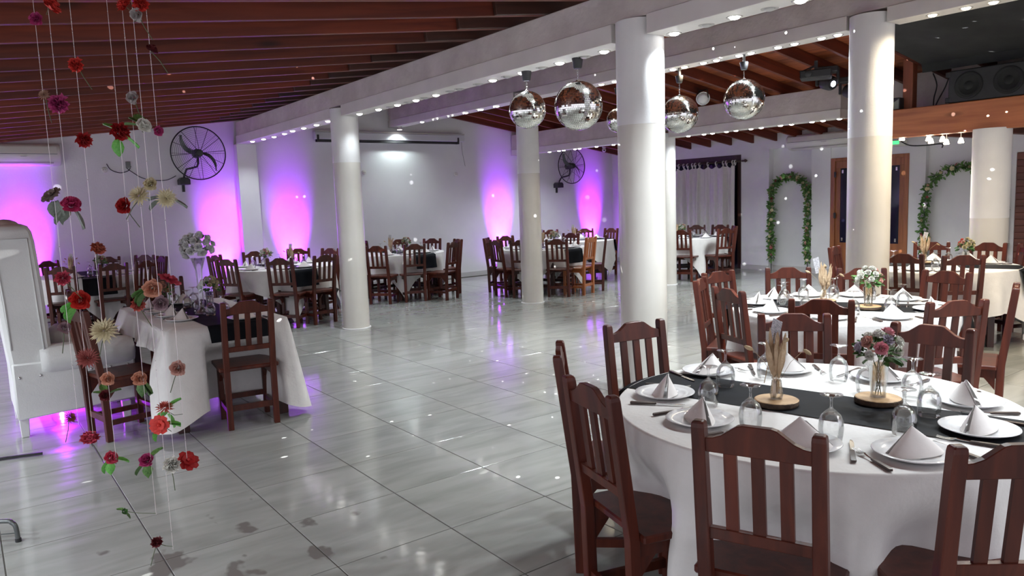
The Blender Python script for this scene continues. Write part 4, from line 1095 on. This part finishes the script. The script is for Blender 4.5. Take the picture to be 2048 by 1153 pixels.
wall_fan(8.47, 7.64, 2.33, 0.40, 'black wall fan by the far corner table', 0.0, 1, -0.18, -0.42)
# fan cables and sockets on the back wall
def cable(name, pts, r, label, cat='cable'):
    return tag(O(name, G().tube(pts, r, 6).mesh(name, M_BLACK, True)), label, cat)
def catmull(P_, n=8):
    out = []; P_ = [Vector(p) for p in P_]
    for i in range(len(P_)-1):
        a, b, c, d = P_[max(i-1, 0)], P_[i], P_[i+1], P_[min(i+2, len(P_)-1)]
        for k in range(n):
            t = k/n; out.append(0.5*((2*b)+(c-a)*t+(2*a-5*b+4*c-d)*t*t+(3*b-a-3*c+d)*t**3))
    out.append(P_[-1]); return out
WY = WALL_Y-0.012
cable('fan_cable', catmull([onY(252, 335, WY), onY(262, 343, WY), onY(290, 358, WY), onY(330, 361, WY), onY(352, 352, WY)]), 0.006, 'black cable running from the socket to the big fan')
cable('socket_cable', catmull([onY(213, 328, WY), onY(222, 340, WY), onY(240, 346, WY), onY(256, 342, WY), onY(262, 333, WY)]), 0.006, 'black cable looped between the two sockets near the big fan')
def socket(px, py, label, m=M_WPLAS, rnd_=True):
    p = onY(px, py, WALL_Y)
    P_ = [('plate', (G().lathe([(0.045, 0), (0.045, 0.008), (0.038, 0.012)], 24, cap=True).mesh('plate', m, 'auto') if rnd_ else G().box((-0.035, -0.05, 0), (0.035, 0.05, 0.02)).mesh('plate', m, bevel=0.003)))]
    for s in (-1, 1): P_.append(('socket_hole', G().lathe([(0.006, 0.010), (0.006, 0.0135)], 8, cap=True, c=(s*0.014, 0, 0)).mesh('hole', M_BLKP)))
    place('wall_socket', P_, label, 'socket', 'sockets on the back wall', (p.x, WALL_Y, p.z), rot=(PI/2, 0, 0))
socket(209, 340, 'round wall socket left of the big fan'); socket(256, 330, 'square wall box nearer the big fan', M_LEAFD, False)
socket(728, 345, 'round wall plate below the screen, beside the left column'); socket(912, 349, 'round wall plate below the right end of the screen')

# ------------------------------------------------------------------ projection screen
sx0, sx1 = 2.45, 5.72; z0, z1 = 2.80, 2.985
P_ = [('case', G().prism([(sx0, z0+0.05), (sx1, z0+0.05), (sx1, z1), (sx0, z1)], WALL_Y-0.13, WALL_Y-0.02).mesh('case', M_SILV, bevel=0.01)),
      ('bottom_bar', G().box((sx0+0.03, WALL_Y-0.115, z0), (sx1-0.14, WALL_Y-0.075, z0+0.055)).mesh('bottom_bar', M_BLKP, bevel=0.004)),
      ('end_bracket', G().box((sx0+0.03, WALL_Y-0.137, z0), (sx0+0.07, WALL_Y-0.05, z0+0.13)).mesh('end_bracket', M_BLKP)),
      ('end_bracket', G().box((sx1-0.18, WALL_Y-0.137, z0), (sx1-0.14, WALL_Y-0.05, z0+0.13)).mesh('end_bracket', M_BLKP)),
      ('cord', G().tube(catmull([(sx1-0.02, WALL_Y-0.03, z0+0.1), (sx1+0.0, WALL_Y-0.02, z0-0.15), (sx1+0.06, WALL_Y-0.015, z0-0.45)]), 0.004, 5).mesh('cord', M_LEAFD)),
      ('top_rail', G().box((sx0, WALL_Y-0.13, z1), (sx1, WALL_Y, z1+0.025)).mesh('top_rail', M_TRIM))]
place('projection_screen', P_, 'rolled-up projection screen in a long silver wall case', 'projection screen')
# wide flood lamp above the screen that lights the wall
e = place('screen_spotlight', [('housing', G().lathe([(0.05, 0), (0.05, 0.06)], 16, cap=True).mesh('housing', M_TRIM)), ('lens', G().lathe([(0.042, -0.002), (0.002, -0.004)], 16, cap=True).mesh('lens', M_LAMPON))], 'bright spotlight under the beam end above the screen', 'spotlight', None, (4.13, 7.74, 3.045))
spot(e, (0, 0, -0.03), LAMP_W*0.5, (0.85, 1.0, 0.98), 2.4, 0.8)

# ------------------------------------------------------------------ air conditioners
def ac_unit(x0, x1, y, z0, z1, along, label):
    """built along local x, back to +y"""
    L_ = x1-x0; h = z1-z0
    sec = [(0, 0.0), (0, h), (-0.17, h), (-0.215, h*0.86), (-0.235, h*0.55), (-0.20, h*0.22), (-0.11, 0.02)]
    def sc_(k, s): return [Vector((k, a*s if s < 1 else a, b*(s if s < 1 else 1)+(h*(1-s)/2 if s < 1 else 0))) for a, b in sec]
    body = G().loft([sc_(0, 0.94), sc_(0.02, 1), sc_(L_-0.02, 1), sc_(L_, 0.94)]).mesh('body', M_WPLAS, 'auto')
    pan = G().loft([[Vector((k, -0.2165, h*0.86)), Vector((k, -0.2405, h*0.55)), Vector((k, -0.236, h*0.54)), Vector((k, -0.212, h*0.86))] for k in (0.05, L_-0.05)]).mesh('front_panel', M_WPLAS)
    seam = G().box((0.045, -0.2375, h*0.515), (L_-0.045, -0.225, h*0.532)).mesh('seam', M_CASE)
    seam2 = G().box((0.043, -0.223, h*0.84), (0.05, -0.205, h*0.86)).mesh('seam', M_CASE)
    louv = G().box((0.10, -0.185, h*0.10), (L_-0.10, -0.165, h*0.14)).mesh('louvre', M_TRIM)
    disp = G().box((L_*0.55, -0.2375, h*0.40), (L_*0.62, -0.222, h*0.42)).mesh('badge', M_TRIM)
    return [('body', body), ('front_panel', pan), ('seam', seam), ('louvre', louv), ('badge', disp)]
place('air_conditioner', ac_unit(-2.75, -1.60, 0, 2.38, 2.70, 'x', ''), 'wide white air conditioner on the back wall near hanging flowers', 'air conditioner', None, (-2.78, WALL_Y, 2.375), 0)
place('air_conditioner', ac_unit(0, 1.35, 0, 2.42, 2.70, 'y', ''), 'wide white air conditioner above the arch by the glass door', 'air conditioner', None, (WALL_X, 3.05, 2.345), -PI/2)

# ------------------------------------------------------------------ curtain window
wn = struct(O('window_1', G().box((WALL_X+0.14, 4.22, 0), (WALL_X+0.16, 6.25, 2.36)).mesh('window_1', M_PANE)))
fr = G().box((WALL_X-0.01, 4.22, 0), (WALL_X+0.13, 4.31, 2.36)).box((WALL_X-0.01, 6.16, 0), (WALL_X+0.13, 6.25, 2.36)).box((WALL_X-0.01, 4.31, 2.24), (WALL_X+0.13, 6.16, 2.36)).box((WALL_X+0.09, 5.20, 0), (WALL_X+0.13, 5.27, 2.24))
O('window_frame', fr.mesh('window_frame', M_DARKW, bevel=0.004), wn)
rodz = 2.225
place('curtain_rod', [('rod', G().tube([(0, -1.25, 0), (0, 1.12, 0)], 0.016, 10).mesh('rod', M_DARKW, True)),
   ('finial', G().lathe([(0.016, 0), (0.026, 0.02), (0.014, 0.04), (0.034, 0.075), (0.02, 0.11), (0.004, 0.13)], 12, cap=True, mat=Matrix.Translation((0, -1.25, 0)) @ Matrix.Rotation(PI/2, 4, 'X')).mesh('finial', M_DARKW, True)),
   ('finial', G().lathe([(0.016, 0), (0.026, 0.02), (0.014, 0.04), (0.034, 0.075), (0.02, 0.11), (0.004, 0.13)], 12, cap=True, mat=Matrix.Translation((0, 1.12, 0)) @ Matrix.Rotation(-PI/2, 4, 'X')).mesh('finial', M_DARKW, True)),
   ('bracket', G().box((0, -1.16, -0.02), (0.09, -1.12, 0.02)).mesh('bracket', M_DARKW)), ('bracket', G().box((0, 1.02, -0.02), (0.09, 1.06, 0.02)).mesh('bracket', M_DARKW))], 'dark wooden curtain rod with carved ends', 'curtain rod', None, (WALL_X-0.09, 5.38, rodz))
def curtain():
    loops = [4.30, 4.36, 4.52, 4.60, 4.78, 5.00, 5.22, 5.34, 5.42, 5.55, 5.66, 5.80, 6.0, 6.2]
    def sag(y):
        for a, b in zip(loops, loops[1:]):
            if a <= y <= b: q = (y-a)/(b-a); return -0.055*4*q*(1-q)*min(1, (b-a)/0.15)
        return 0
    def fn(u, v):
        y = 4.30+1.92*u
        fold = 0.050*math.sin(27*y+1.6*math.sin(5*y))+0.024*math.sin(57*y)+0.022*math.sin(11*y+3)
        if 4.60 < y < 5.22: fold *= 0.45
        return (WALL_X-0.09+fold*(0.5+0.5*min(1, v*3)), y, 2.16+sag(y)*(1-v)**6-2.12*v)
    P_ = [('panel', G().grid(200, 16, fn).mesh('panel', M_CURT, True))]
    for y in loops:
        P_.append(('tab', G().tube([(WALL_X-0.085, y, 2.15), (WALL_X-0.115, y, 2.20), (WALL_X-0.112, y, 2.24), (WALL_X-0.09, y, 2.25), (WALL_X-0.068, y, 2.24), (WALL_X-0.07, y, 2.20), (WALL_X-0.085, y, 2.15)], 0.012, 5).mesh('tab', M_CURT, True)))
    return P_
place('curtain', curtain(), 'long pale grey tab-top curtain hanging from the wooden rod', 'curtain')

# glass door and brown slatted door
d1 = struct(O('door_1', G().box((WALL_X+0.02, 0.90, 0.005), (WALL_X+0.06, 2.16, 0.60)).box((WALL_X+0.02, 0.90, 1.96), (WALL_X+0.06, 2.16, 2.09)).box((WALL_X+0.02, 0.90, 0.60), (WALL_X+0.06, 0.99, 1.96)).box((WALL_X+0.02, 2.07, 0.60), (WALL_X+0.06, 2.16, 1.96)).box((WALL_X+0.02, 1.50, 0.60), (WALL_X+0.06, 1.58, 1.96)).mesh('door_1', M_DOOR, bevel=0.003)), 'wooden door with tall dark glass panes')
for y0, y1 in ((0.99, 1.50), (1.58, 2.07)): O('pane', G().box((WALL_X+0.035, y0, 0.60), (WALL_X+0.045, y1, 1.96)).mesh('pane', M_PANE), d1)
for y, z in ((1.04, 1.90), (1.44, 1.90), (1.04, 0.66), (1.44, 0.66), (1.64, 1.90), (2.02, 1.90), (1.64, 0.66), (2.02, 0.66)): O('pane_clip', G().box((WALL_X+0.012, y-0.015, z-0.03), (WALL_X+0.03, y+0.015, z+0.03)).mesh('pane_clip', M_STEEL), d1)
O('door_frame', G().box((WALL_X-0.015, 0.82, 0), (WALL_X+0.10, 0.90, 2.15)).box((WALL_X-0.015, 2.16, 0), (WALL_X+0.10, 2.24, 2.15)).box((WALL_X-0.015, 0.90, 2.09), (WALL_X+0.10, 2.16, 2.15)).mesh('door_frame', M_DOOR, bevel=0.004), d1)
for z in (0.35, 1.1, 1.85): O('hinge', G().box((WALL_X-0.022, 2.13, z-0.05), (WALL_X-0.012, 2.17, z+0.05)).mesh('hinge', M_BLACK), d1)
d2 = struct(O('door_2', G().box((WALL_X+0.03, -1.70, 0.005), (WALL_X+0.05, -0.78, 2.05)).mesh('door_2', M_SLATD)), 'brown door of wide horizontal boards')
bd = G().box((-0.012, -0.455, 0), (0.012, 0.455, 0.098)).mesh('board', M_SLATD, bevel=0.004)
for k in range(20): O('board', bd, d2, (WALL_X+0.018, -1.24, 0.02+k*0.101))
O('door_frame', G().box((WALL_X-0.01, -0.79, 0), (WALL_X+0.08, -0.74, 2.08)).box((WALL_X-0.01, -1.75, 0), (WALL_X+0.08, -1.70, 2.08)).box((WALL_X-0.01, -1.70, 2.05), (WALL_X+0.08, -0.79, 2.08)).mesh('door_frame', M_WALLR), d2)

# ------------------------------------------------------------------ flower arches in the niches
def arch(x, yc, hw, zt, zb, label, seed, cols, thick):
    rnd = random.Random(seed)
    path = []
    zs = zt-hw
    n = 60
    for i in range(20): path.append((yc+hw, zb+(zs-zb)*i/20))
    for i in range(25): t = PI*i/24; path.append((yc+hw*math.cos(t), zs+hw*math.sin(t)))
    for i in range(1, 21): path.append((yc-hw, zs-(zs-zb)*i/20))
    pts = [Vector((x, y, z)) for y, z in path]
    e = place('flower_arch', [('frame', G().tube([Vector((x, yc+hw, 0.0))]+pts+[Vector((x, yc-hw, 0.0))], 0.010, 6).mesh('frame', M_GREYM, True))], label, 'flower arch', 'flower arches in the wall niches', (0, 0, 0))
    g = G(); lf = leaf_g(1.0, 0.28, 0.1)
    L_ = len(pts)
    for i in range(1150):
        q = rnd.random()*(L_-1); k = int(q); p = pts[k].lerp(pts[min(k+1, L_-1)], q-k)
        d = Vector((rnd.uniform(-1, 0.5), rnd.uniform(-1, 1), rnd.uniform(-1, 1))).normalized()
        b = p+d*rnd.uniform(0.0, thick*0.7)
        g.merge(lf, Matrix.Translation(b) @ d.to_track_quat('Y', 'Z').to_matrix().to_4x4() @ Matrix.Rotation(rnd.uniform(-2, 2), 4, 'Y') @ Matrix.Scale(rnd.uniform(0.045, 0.085), 4))
    f = O('foliage', g.mesh('foliage', M_LEAF, fix=False), e); f['kind'] = 'stuff'
    for i in range(46):
        q = (i+rnd.random())/46*(L_-1); k = int(q); p = pts[k].lerp(pts[min(k+1, L_-1)], q-k)
        d = Vector((rnd.uniform(-1, -0.5), rnd.uniform(-.6, .6), rnd.uniform(-.4, .6))).normalized()
        flower(e, p+d*thick*rnd.uniform(0.7, 0.95), d, rnd.uniform(0.026, 0.042), rnd.choice(['rose', 'carnation', 'open']), rnd.choice(cols))
arch(WALL_X-0.02, 3.09, 0.40, 1.86, 0.22, 'narrow green flower arch in the niche nearer the curtain', 4, [CREAM, BLUSH, DUSTY, BLUSH, CREAM], 0.075)
arch(WALL_X-0.04, -0.05, 0.58, 1.88, 0.22, 'fuller flower arch with pale roses beside the loft column', 9, [CREAM, BLUSH, WHITE, LILAC, CREAM, PINK], 0.09)

# ------------------------------------------------------------------ wooden loft
LX = 6.62
lb = O('loft_beam', G().box((-0.09, -9.0, 0), (0.09, -0.22, 0.345)).mesh('loft_beam', M_LOFTB, bevel=0.008), None, (LX, 0, 2.205)); struct(lb, 'thick orange wooden beam under the loft'); lb['category'] = 'beam'
ld = struct(O('trim_5', G().box((LX+0.09, -9.0, 2.46), (WALL_X, -0.22, 2.52)).mesh('loft_deck', M_PLANK)), 'wooden deck of the loft')
for k in range(14):
    O('joist', G().box((LX+0.09, -0.05, 2.30), (WALL_X, 0.05, 2.46)).mesh('joist', M_RAFT) if k == 0 else bpy.data.meshes['joist'], ld, (0, -0.33-0.62*k, 0))
bulb = G().lathe([(0.016, 0.0), (0.026, -0.03), (0.033, -0.055), (0.028, -0.062), (0.002, -0.064)], 14, cap=True)
blm = bulb.mesh('lens', M_LAMPWM, True)
for q, kx in (((1804,276), 0), ((1857,277), .1), ((1862,282), .25), ((1885,278), .1), ((1893,284), .3), ((1922,281), .25), ((1965,264), 0)):
    p = onX(q[0], q[1], LX+kx)
    zt = 2.205 if kx < 0.09 else 2.46
    e = place('loft_spotlight', [('lens', blm), ('trim_ring', ring_me, T(0, 0, zt-p.z-0.03)), ('stem', G().tube([(0, 0, 0), (0, 0, zt-p.z-0.03)], 0.006, 6).mesh('stem', M_TRIM))], 'small lit spotlight hanging under the wooden loft beam', 'spotlight', 'spotlights under the loft', (p.x, p.y, p.z+0.03))
    spot(e, (0, 0, -0.075), LAMP_W*0.45, (1.0, 0.92, 0.80), 2.7, 0.9)
pst = O('loft_post', G().box((-0.06, -0.06, 0), (0.06, 0.06, 0.62)).mesh('loft_post', M_POST, bevel=0.005), None, (LX+0.12, -0.77, 2.55)); struct(pst, 'wooden post standing on the loft beam'); pst['category'] = 'post'
lw = struct(O('wall_loft', G().box((7.55, -9.0, 2.53), (7.65, -0.10, 3.10)).mesh('wall_loft', M_BEAM)), 'rough white wall behind the loft')
def tarp(u, v):
    x = 4.27+(LX+0.02-4.27)*u; y = -0.95-7.5*v
    return (x, y, zr(x)-0.030-0.022*math.sin(7*y)*math.sin(PI*u))
tg_ = G().grid(16, 40, tarp).grid(6, 40, lambda u, v: (LX+0.02+0.03*u+0.012*math.sin(9*v*7)*u, -0.95-7.5*v, zr(LX+0.02)-0.030-0.10*u))
tag(O('black_tarp', tg_.mesh('black_tarp', M_BLKF, True)), 'black tarp stretched under the roof above the loft', 'tarp')
def speaker(y0, y1, label):
    yc, hw, h = (y0+y1)/2, (y1-y0)/2, 0.375
    P_ = [('cabinet', G().box((-0.12, -hw, 0), (0.28, hw, h)).mesh('cabinet', M_BLKP, bevel=0.012))]
    for s in (-1, 1):
        P_.append(('woofer', G().lathe([(0.155, 0), (0.15, 0.012), (0.13, 0.008), (0.06, -0.02), (0.05, 0.0), (0.01, 0.012)], 24, cap=True, mat=Matrix.Translation((-0.122, s*hw*0.48, h/2)) @ Matrix.Rotation(-PI/2, 4, 'Y')).mesh('woofer', M_BLKF, True)))
    for s in (-1, 1):
        for z in (0.04, h-0.04): P_.append(('corner_cap', G().box((-0.128, s*hw-0.03, z-0.03), (-0.10, s*hw+0.03, z+0.03)).mesh('corner_cap', M_BLACK, bevel=0.006)))
    place('loudspeaker', P_, label, 'loudspeaker', 'speakers on the loft', (LX+0.06, yc, 2.551), 0)
speaker(-2.16, -1.30, 'long black loudspeaker on the loft nearest the post'); speaker(-3.06, -2.20, 'long black loudspeaker on the loft at the picture edge')
place('amplifier', [('case', G().box((-0.12, -0.17, 0), (0.12, 0.17, 0.15)).mesh('case', M_BLKP, bevel=0.008)), ('grey_panel', G().prism([(-0.05, 0.01), (0.165, 0.01), (0.165, 0.13)], -0.001, 0.004).xf(Matrix.Translation((-0.122, 0, 0)) @ Matrix.Rotation(-PI/2, 4, 'Z')).mesh('grey_panel', M_LEAFD)), ('handle', G().tube([(-0.06, 0, 0.15), (-0.06, 0, 0.17), (0.06, 0, 0.17), (0.06, 0, 0.15)], 0.006, 6).mesh('handle', M_BLKP))], 'small black amplifier box on the loft beside the column', 'amplifier', None, (LX+0.06, -0.56, 2.551))
cable('loft_cable', catmull([(7.5, -0.70, 3.06), (7.48, -0.76, 2.90), (7.5, -0.72, 2.74), (7.4, -0.76, 2.56)]), 0.008, 'thin black cable hanging down the loft wall')
cable('loft_cable', catmull([(7.4, -0.95, 3.0), (7.4, -0.90, 2.85), (7.42, -0.80, 2.68), (7.4, -0.76, 2.55)]), 0.008, 'second black cable curving beside the loft speaker')
cable('ceiling_cable', catmull([onX(1800, 282, 8.6), onX(1820, 291, 8.6), onX(1850, 291, 8.6), onX(1883, 288, 8.6), onX(1884, 296, 8.6)]), 0.010, 'dark cable sagging below the wooden loft beam')

# stage lights on the roof near the loft
p = onX(1406, 197, 6.4)
par = [('housing', G().lathe([(0.05, 0.16), (0.085, 0.14), (0.095, 0.02), (0.105, 0.0), (0.095, 0.0), (0.088, 0.02)], 20, cap=False, mat=look((-0.6, -0.7, -0.35)) @ Matrix.Rotation(PI, 4, 'X')).mesh('housing', M_CASE, 'auto')),
       ('lens', G().lathe([(0.098, -0.004), (0.05, -0.022), (0.002, -0.028)], 20, cap=True, mat=look((-0.6, -0.7, -0.35)) @ Matrix.Rotation(PI, 4, 'X')).mesh('lens', M_PORC, True)),
       ('lens_ring', G().ring((0, 0, 0), 0.100, 0.008, 24, 6, 'Z').xf(look((-0.6, -0.7, -0.35))).mesh('lens_ring', M_STEEL, True)),
       ('bracket', G().tube([(0.0, 0.10, 0.0), (0.03, 0.10, 0.13), (0.03, -0.06, 0.13), (0, -0.10, 0)], 0.01, 6).mesh('bracket', M_CASE))]
place('stage_light', par, 'black can light with a pale round lens between the mirror balls', 'stage light', None, p)
def moving(px, py, X, label, s=1.0):
    p = onX(px, py, X)
    top = zr(X)-p.z
    P_ = [('base', G().box((-0.14, -0.16, 0.10), (0.14, 0.16, 0.19)).mesh('base', M_BLKP, bevel=0.012)),
      ('yoke_arm', G().box((-0.05, -0.17, -0.08), (0.05, -0.13, 0.12)).mesh('yoke_arm', M_BLKP, bevel=0.008)), ('yoke_arm', G().box((-0.05, 0.13, -0.08), (0.05, 0.17, 0.12)).mesh('yoke_arm', M_BLKP, bevel=0.008)),
      ('head', G().lathe([(0.07, -0.10), (0.11, -0.06), (0.11, 0.08), (0.085, 0.13)], 18, cap=True, mat=Matrix.Translation((0, 0, -0.04)) @ look((-0.62, -0.72, -0.3))).mesh('head', M_BLKP, 'auto')),
      ('lens', G().lathe([(0.05, 0.128), (0.03, 0.136), (0.002, 0.14)], 14, cap=True, mat=Matrix.Translation((0, 0, -0.04)) @ look((-0.62, -0.72, -0.3))).mesh('lens', M_MOVL, True)),
      ('clamp', G().box((-0.02, -0.02, 0.19), (0.02, 0.02, max(0.2, top/s))).mesh('clamp', M_BLKP))]
    place('moving_head_light', P_, label, 'stage light', 'moving stage lights', p, 0.4, scale=s)
moving(1655, 160, 6.3, 'black moving stage light under the rafters, lens glowing', 0.85); moving(1700, 178, 6.7, 'black moving stage light half behind the right column', 0.8)
e = place('projector', [('case', G().box((-0.15, -0.18, -0.05), (0.15, 0.18, 0.05)).mesh('case', M_BLKP, bevel=0.012)), ('lens', G().lathe([(0.04, 0), (0.04, 0.04), (0.03, 0.045)], 14, cap=True, mat=Matrix.Translation((-0.15, 0.08, 0)) @ Matrix.Rotation(-PI/2, 4, 'Y')).mesh('lens', M_CASE, 'auto')), ('mount', G().box((-0.02, -0.02, 0.05), (0.02, 0.02, 0.17)).mesh('mount', M_BLKP)), ('mount_arm', G().tube([(0.1, 0.14, 0.05), (0, 0, 0.12), (-0.1, 0.14, 0.05)], 0.008, 6).mesh('mount_arm', M_BLKP))], 'flat black projector hung under the rafters by the right column', 'projector', None, onX(1632, 150, 5.7), 0.5)
p = onX(1208, 296, 9.4)
place('security_camera', [('base', G().lathe([(0.045, 0.05), (0.05, 0.0), (0.03, -0.01)], 14, cap=True).mesh('base', M_PORC, True)), ('ball_head', G().ball((0, 0, -0.05), 0.05, 14, 9).mesh('ball_head', M_PORC, True)), ('lens', G().lathe([(0.02, 0.0), (0.016, 0.006)], 10, cap=True, mat=Matrix.Translation((-0.03, -0.035, -0.065)) @ look((-0.6, -0.7, -0.3))).mesh('lens', M_BLKP))], 'small white dome security camera under the rafters', 'security camera', None, p)
place('exit_sign', [('box', G().box((-0.03, -0.16, -0.05), (0.03, 0.16, 0.05)).mesh('box', M_WPLAS, bevel=0.006)), ('green_panel', G().box((-0.034, -0.05, -0.01), (-0.031, 0.15, 0.045)).mesh('green_panel', M_GREENL))], 'white emergency light with a green glow above the glass door', 'emergency light', None, (WALL_X-0.12, 0.98, 2.32))

# ------------------------------------------------------------------ hanging flower strands, near the viewer
def stem_leaf(e, pos, d, ln, m, r=0.0018):
    pass
leaf_me = {}
def leafm(m):
    if m.name not in leaf_me: leaf_me[m.name] = leaf_g(1.0, 0.34, 0.14).mesh('leaf', m, True)
    return leaf_me[m.name]
stem1 = G().tube([(0, 0, 0), (0.03, 0.02, -0.5), (0.0, 0.05, -1.0)], 0.022, 5).mesh('stem', M_STEM, True)
def strand(x0, y0px, depth, zlow_px, label, fl, seed):
    rnd = random.Random(seed)
    base = atD(x0, y0px, depth)
    bx, by = base.x, base.y
    zt = zl(bx)-0.0
    # lowest point of the string
    lo = None
    def z_for(py):
        a, b = -0.2, 4.0
        for _ in range(40):
            m_ = (a+b)/2
            if proj((bx, by, m_))[1] > py: a = m_
            else: b = m_
        return a
    zlo = max(0.02, z_for(zlow_px))
    e = place('hanging_flower_strand', [('string', G().tube([(0, 0, zlo), (0, 0, zt)], 0.0009, 4).mesh('string', M_STRING))], label, 'flower strand', 'flower strands hanging from the ceiling', (bx, by, 0))
    beads = G()
    z = zlo
    while z < zt:
        if rnd.random() < (0.55 if 1.9 < z < 2.35 else 0.04): beads.ball((0, 0, z), 0.0019, 6, 4)
        z += 0.012
    if beads.v: O('beads', beads.mesh('beads', M_STEEL, True), e)['kind'] = 'stuff'
    for it in fl:
        px, py, rp_, kind, col = it[:5]; extra = it[5] if len(it) > 5 else ''
        z = z_for(py)
        p0 = Vector((bx, by, z)); q = proj(p0)
        off = RIGHT*((px-q[0])/FPX*q[2]); off.z = 0
        pos = Vector((off.x, off.y, z)); r = rp_/FPX*q[2]*1.45
        tocam = (CAM-(p0+off)).normalized()
        d = (tocam+Vector((rnd.uniform(-.7, .7), rnd.uniform(-.7, .7), rnd.uniform(-.2, .8)))).normalized()
        if 'up' in extra: d = (tocam*0.5+Vector((0, 0, 1))).normalized()
        fo = flower(e, pos, d, r, kind, col)
        # the stalk is tied to the string
        O('stalk', G().tube([pos-d*r*0.2, (pos-d*r*0.8)*0.5+Vector((0, 0, z-r*0.9))*0.5, Vector((0, 0, z-r*0.7))], 0.0014, 4).mesh('stalk', M_STEM), e)
        if 's' in extra:
            sd = (RIGHT*rnd.uniform(-.7, .9)+Vector((0, 0, -1.0))).normalized()
            O('stem', G().tube([pos-d*r*0.3, pos+sd*0.05, pos+sd*0.10], 0.0016, 5).mesh('stem', M_STEM), e)
        nl = 3 if ('g' in extra or 'b' in extra or 'k' in extra) else 0
        for k in range(nl):
            m_ = M_LEAFB if 'b' in extra else (M_LEAFD if 'k' in extra else M_LEAF)
            ld_ = (RIGHT*rnd.uniform(-1, 1)+UP*rnd.uniform(-1, 0.4)-tocam*0.2).normalized()
            O('leaf', leafm(m_), e, mat4=Matrix.Translation(pos-d*r*0.4+ld_*r*0.4) @ ld_.to_track_quat('Y', 'Z').to_matrix().to_4x4() @ Matrix.Scale(r*1.5, 4))
GREYR = (0.36, 0.31, 0.30)
strand(98, 300, 2.70, 850, 'flower strand farthest left, ending in a red zinnia', [(71,37,13,'rose',MAG), (88,190,9,'mum',(0.40,0.24,0.17),'s'), (100,388,15,'open',(0.22,0.17,0.15),'k'), (125,557,13,'carnation',ROSE,'s'), (130,655,14,'bud',MAUVE,'s'), (141,835,10,'mum',DUSTY,'s')], 1)
strand(126, 300, 2.72, 880, 'flower strand with a magenta carnation and a big red rose', [(102,10,18,'carnation',SCAR), (116,208,17,'carnation',(0.50,0.05,0.20)), (143,408,18,'rose',(0.62,0.05,0.18),'k'), (160,600,19,'rose',SCAR,'b'), (175,717,17,'mum',DUSTY), (179,876,16,'carnation',ROSE,'sup')], 2)
strand(169, 300, 2.68, 920, 'flower strand with a round cream chrysanthemum in it', [(151,130,13,'carnation',SCAR,'s'), (168,280,14,'carnation',RED), (196,497,13,'carnation',(0.52,0.12,0.07),'s'), (208,662,22,'mum',CREAM,'s'), (215,758,13,'rose',PEACH), (209,791,11,'rose',DKRED,'g'), (223,915,13,'rose',ROSE,'b')], 3)
strand(242, 300, 2.75, 1030, 'flower strand with bright green leaves below a red flower', [(240,263,17,'carnation',RED,'b'), (246,411,16,'rose',RED,'s'), (276,610,12,'carnation',CORAL,'s'), (279,757,14,'rose',PEACH,'g'), (292,920,14,'rose',MAG,'g'), (250,1021,7,'bud',(0.08,0.20,0.05),'g')], 4)
strand(271, 300, 2.71, 1100, 'flower strand ending lowest in a dark red bloom', [(265,195,14,'bud',GREYR,'s'), (278,392,17,'mum',CREAM,'s'), (305,578,18,'rose',PEACH,'g'), (313,1084,10,'carnation',DKRED,'s')], 5)
strand(291, 300, 2.66, 940, 'flower strand with a white rose near the wall fan', [(247,8,14,'carnation',SCAR), (281,8,14,'carnation',SCAR), (273,30,15,'bud',GREYR,'s'), (289,250,15,'rose',WHITE,'g'), (300,368,13,'rose',CREAM), (322,607,15,'rose',MAUVE), (318,850,14,'open',SCAR,'b'), (343,930,15,'carnation',WHITE,'s')], 6)
strand(318, 300, 2.73, 930, 'flower strand nearest the fan, ending in a red flower', [(304,98,12,'rose',DKRED,'s'), (318,262,10,'rose',MAG), (333,397,16,'mum',CREAM,'k'), (340,557,17,'open',ROSE,'s'), (355,737,15,'rose',BLUSH,'s'), (329,815,14,'mum',CORAL,'bup'), (377,921,16,'open',RED)], 7)

# ------------------------------------------------------------------ things cut by the frame on the floor
a, b = onZ(-40, 924, 0.012), onZ(85, 907, 0.012)
tag(O('stand_foot', G().tube([a, b], 0.012, 4).mesh('stand_foot', M_BLACK)), 'black flat stand foot lying on the tiles at the picture edge', 'stand')
q = onZ(37, 1084, 0.0)
side = Vector((-1, 0.55, 0)).normalized()
P_ = [('tube_frame', G().tube(catmull([q+Vector((0, 0, 0.0)), q+Vector((-0.004, 0.0, 0.075)), q+side*0.02+Vector((0, 0, 0.10)), q+side*0.06+Vector((0, 0, 0.112)), q+side*0.30+Vector((0, 0, 0.112))], 6), 0.011, 8).mesh('tube_frame', M_GREYM, True)),
      ('lower_wire', G().tube([q+Vector((0, 0, 0.045)), q+side*0.30+Vector((0, 0, 0.045))], 0.003, 5).mesh('lower_wire', M_GREYM)), ('foot_cap', G().lathe([(0.014, 0), (0.014, 0.018)], 10, cap=True, c=tuple(q)).mesh('foot_cap', M_BLKP))]
place('tube_stool_leg', P_, 'bent grey steel tube leg at the picture edge', 'stool')

# ------------------------------------------------------------------ spotlights counted along their beams
ORD = ['first', 'second', 'third', 'fourth', 'fifth', 'sixth', 'seventh', 'eighth', 'ninth', 'tenth', 'eleventh', 'twelfth', 'thirteenth', 'fourteenth', 'fifteenth', 'sixteenth', 'seventeenth', 'eighteenth', 'nineteenth', 'twentieth']
ORD += ['twenty-'+q for q in ORD[:9]]+['thirtieth']
fam = {}
for o in list(COL.objects):
    if o.parent is None and o.get('category') in ('spotlight', 'bulb') and o.get('group'): fam.setdefault(o['label'], []).append(o)
for lab, l in fam.items():
    l.sort(key=lambda o: -o.location.y)
    for k, o in enumerate(l):
        if len(l) > 1: o['label'] = lab+', '+ORD[k]+' from the back wall'
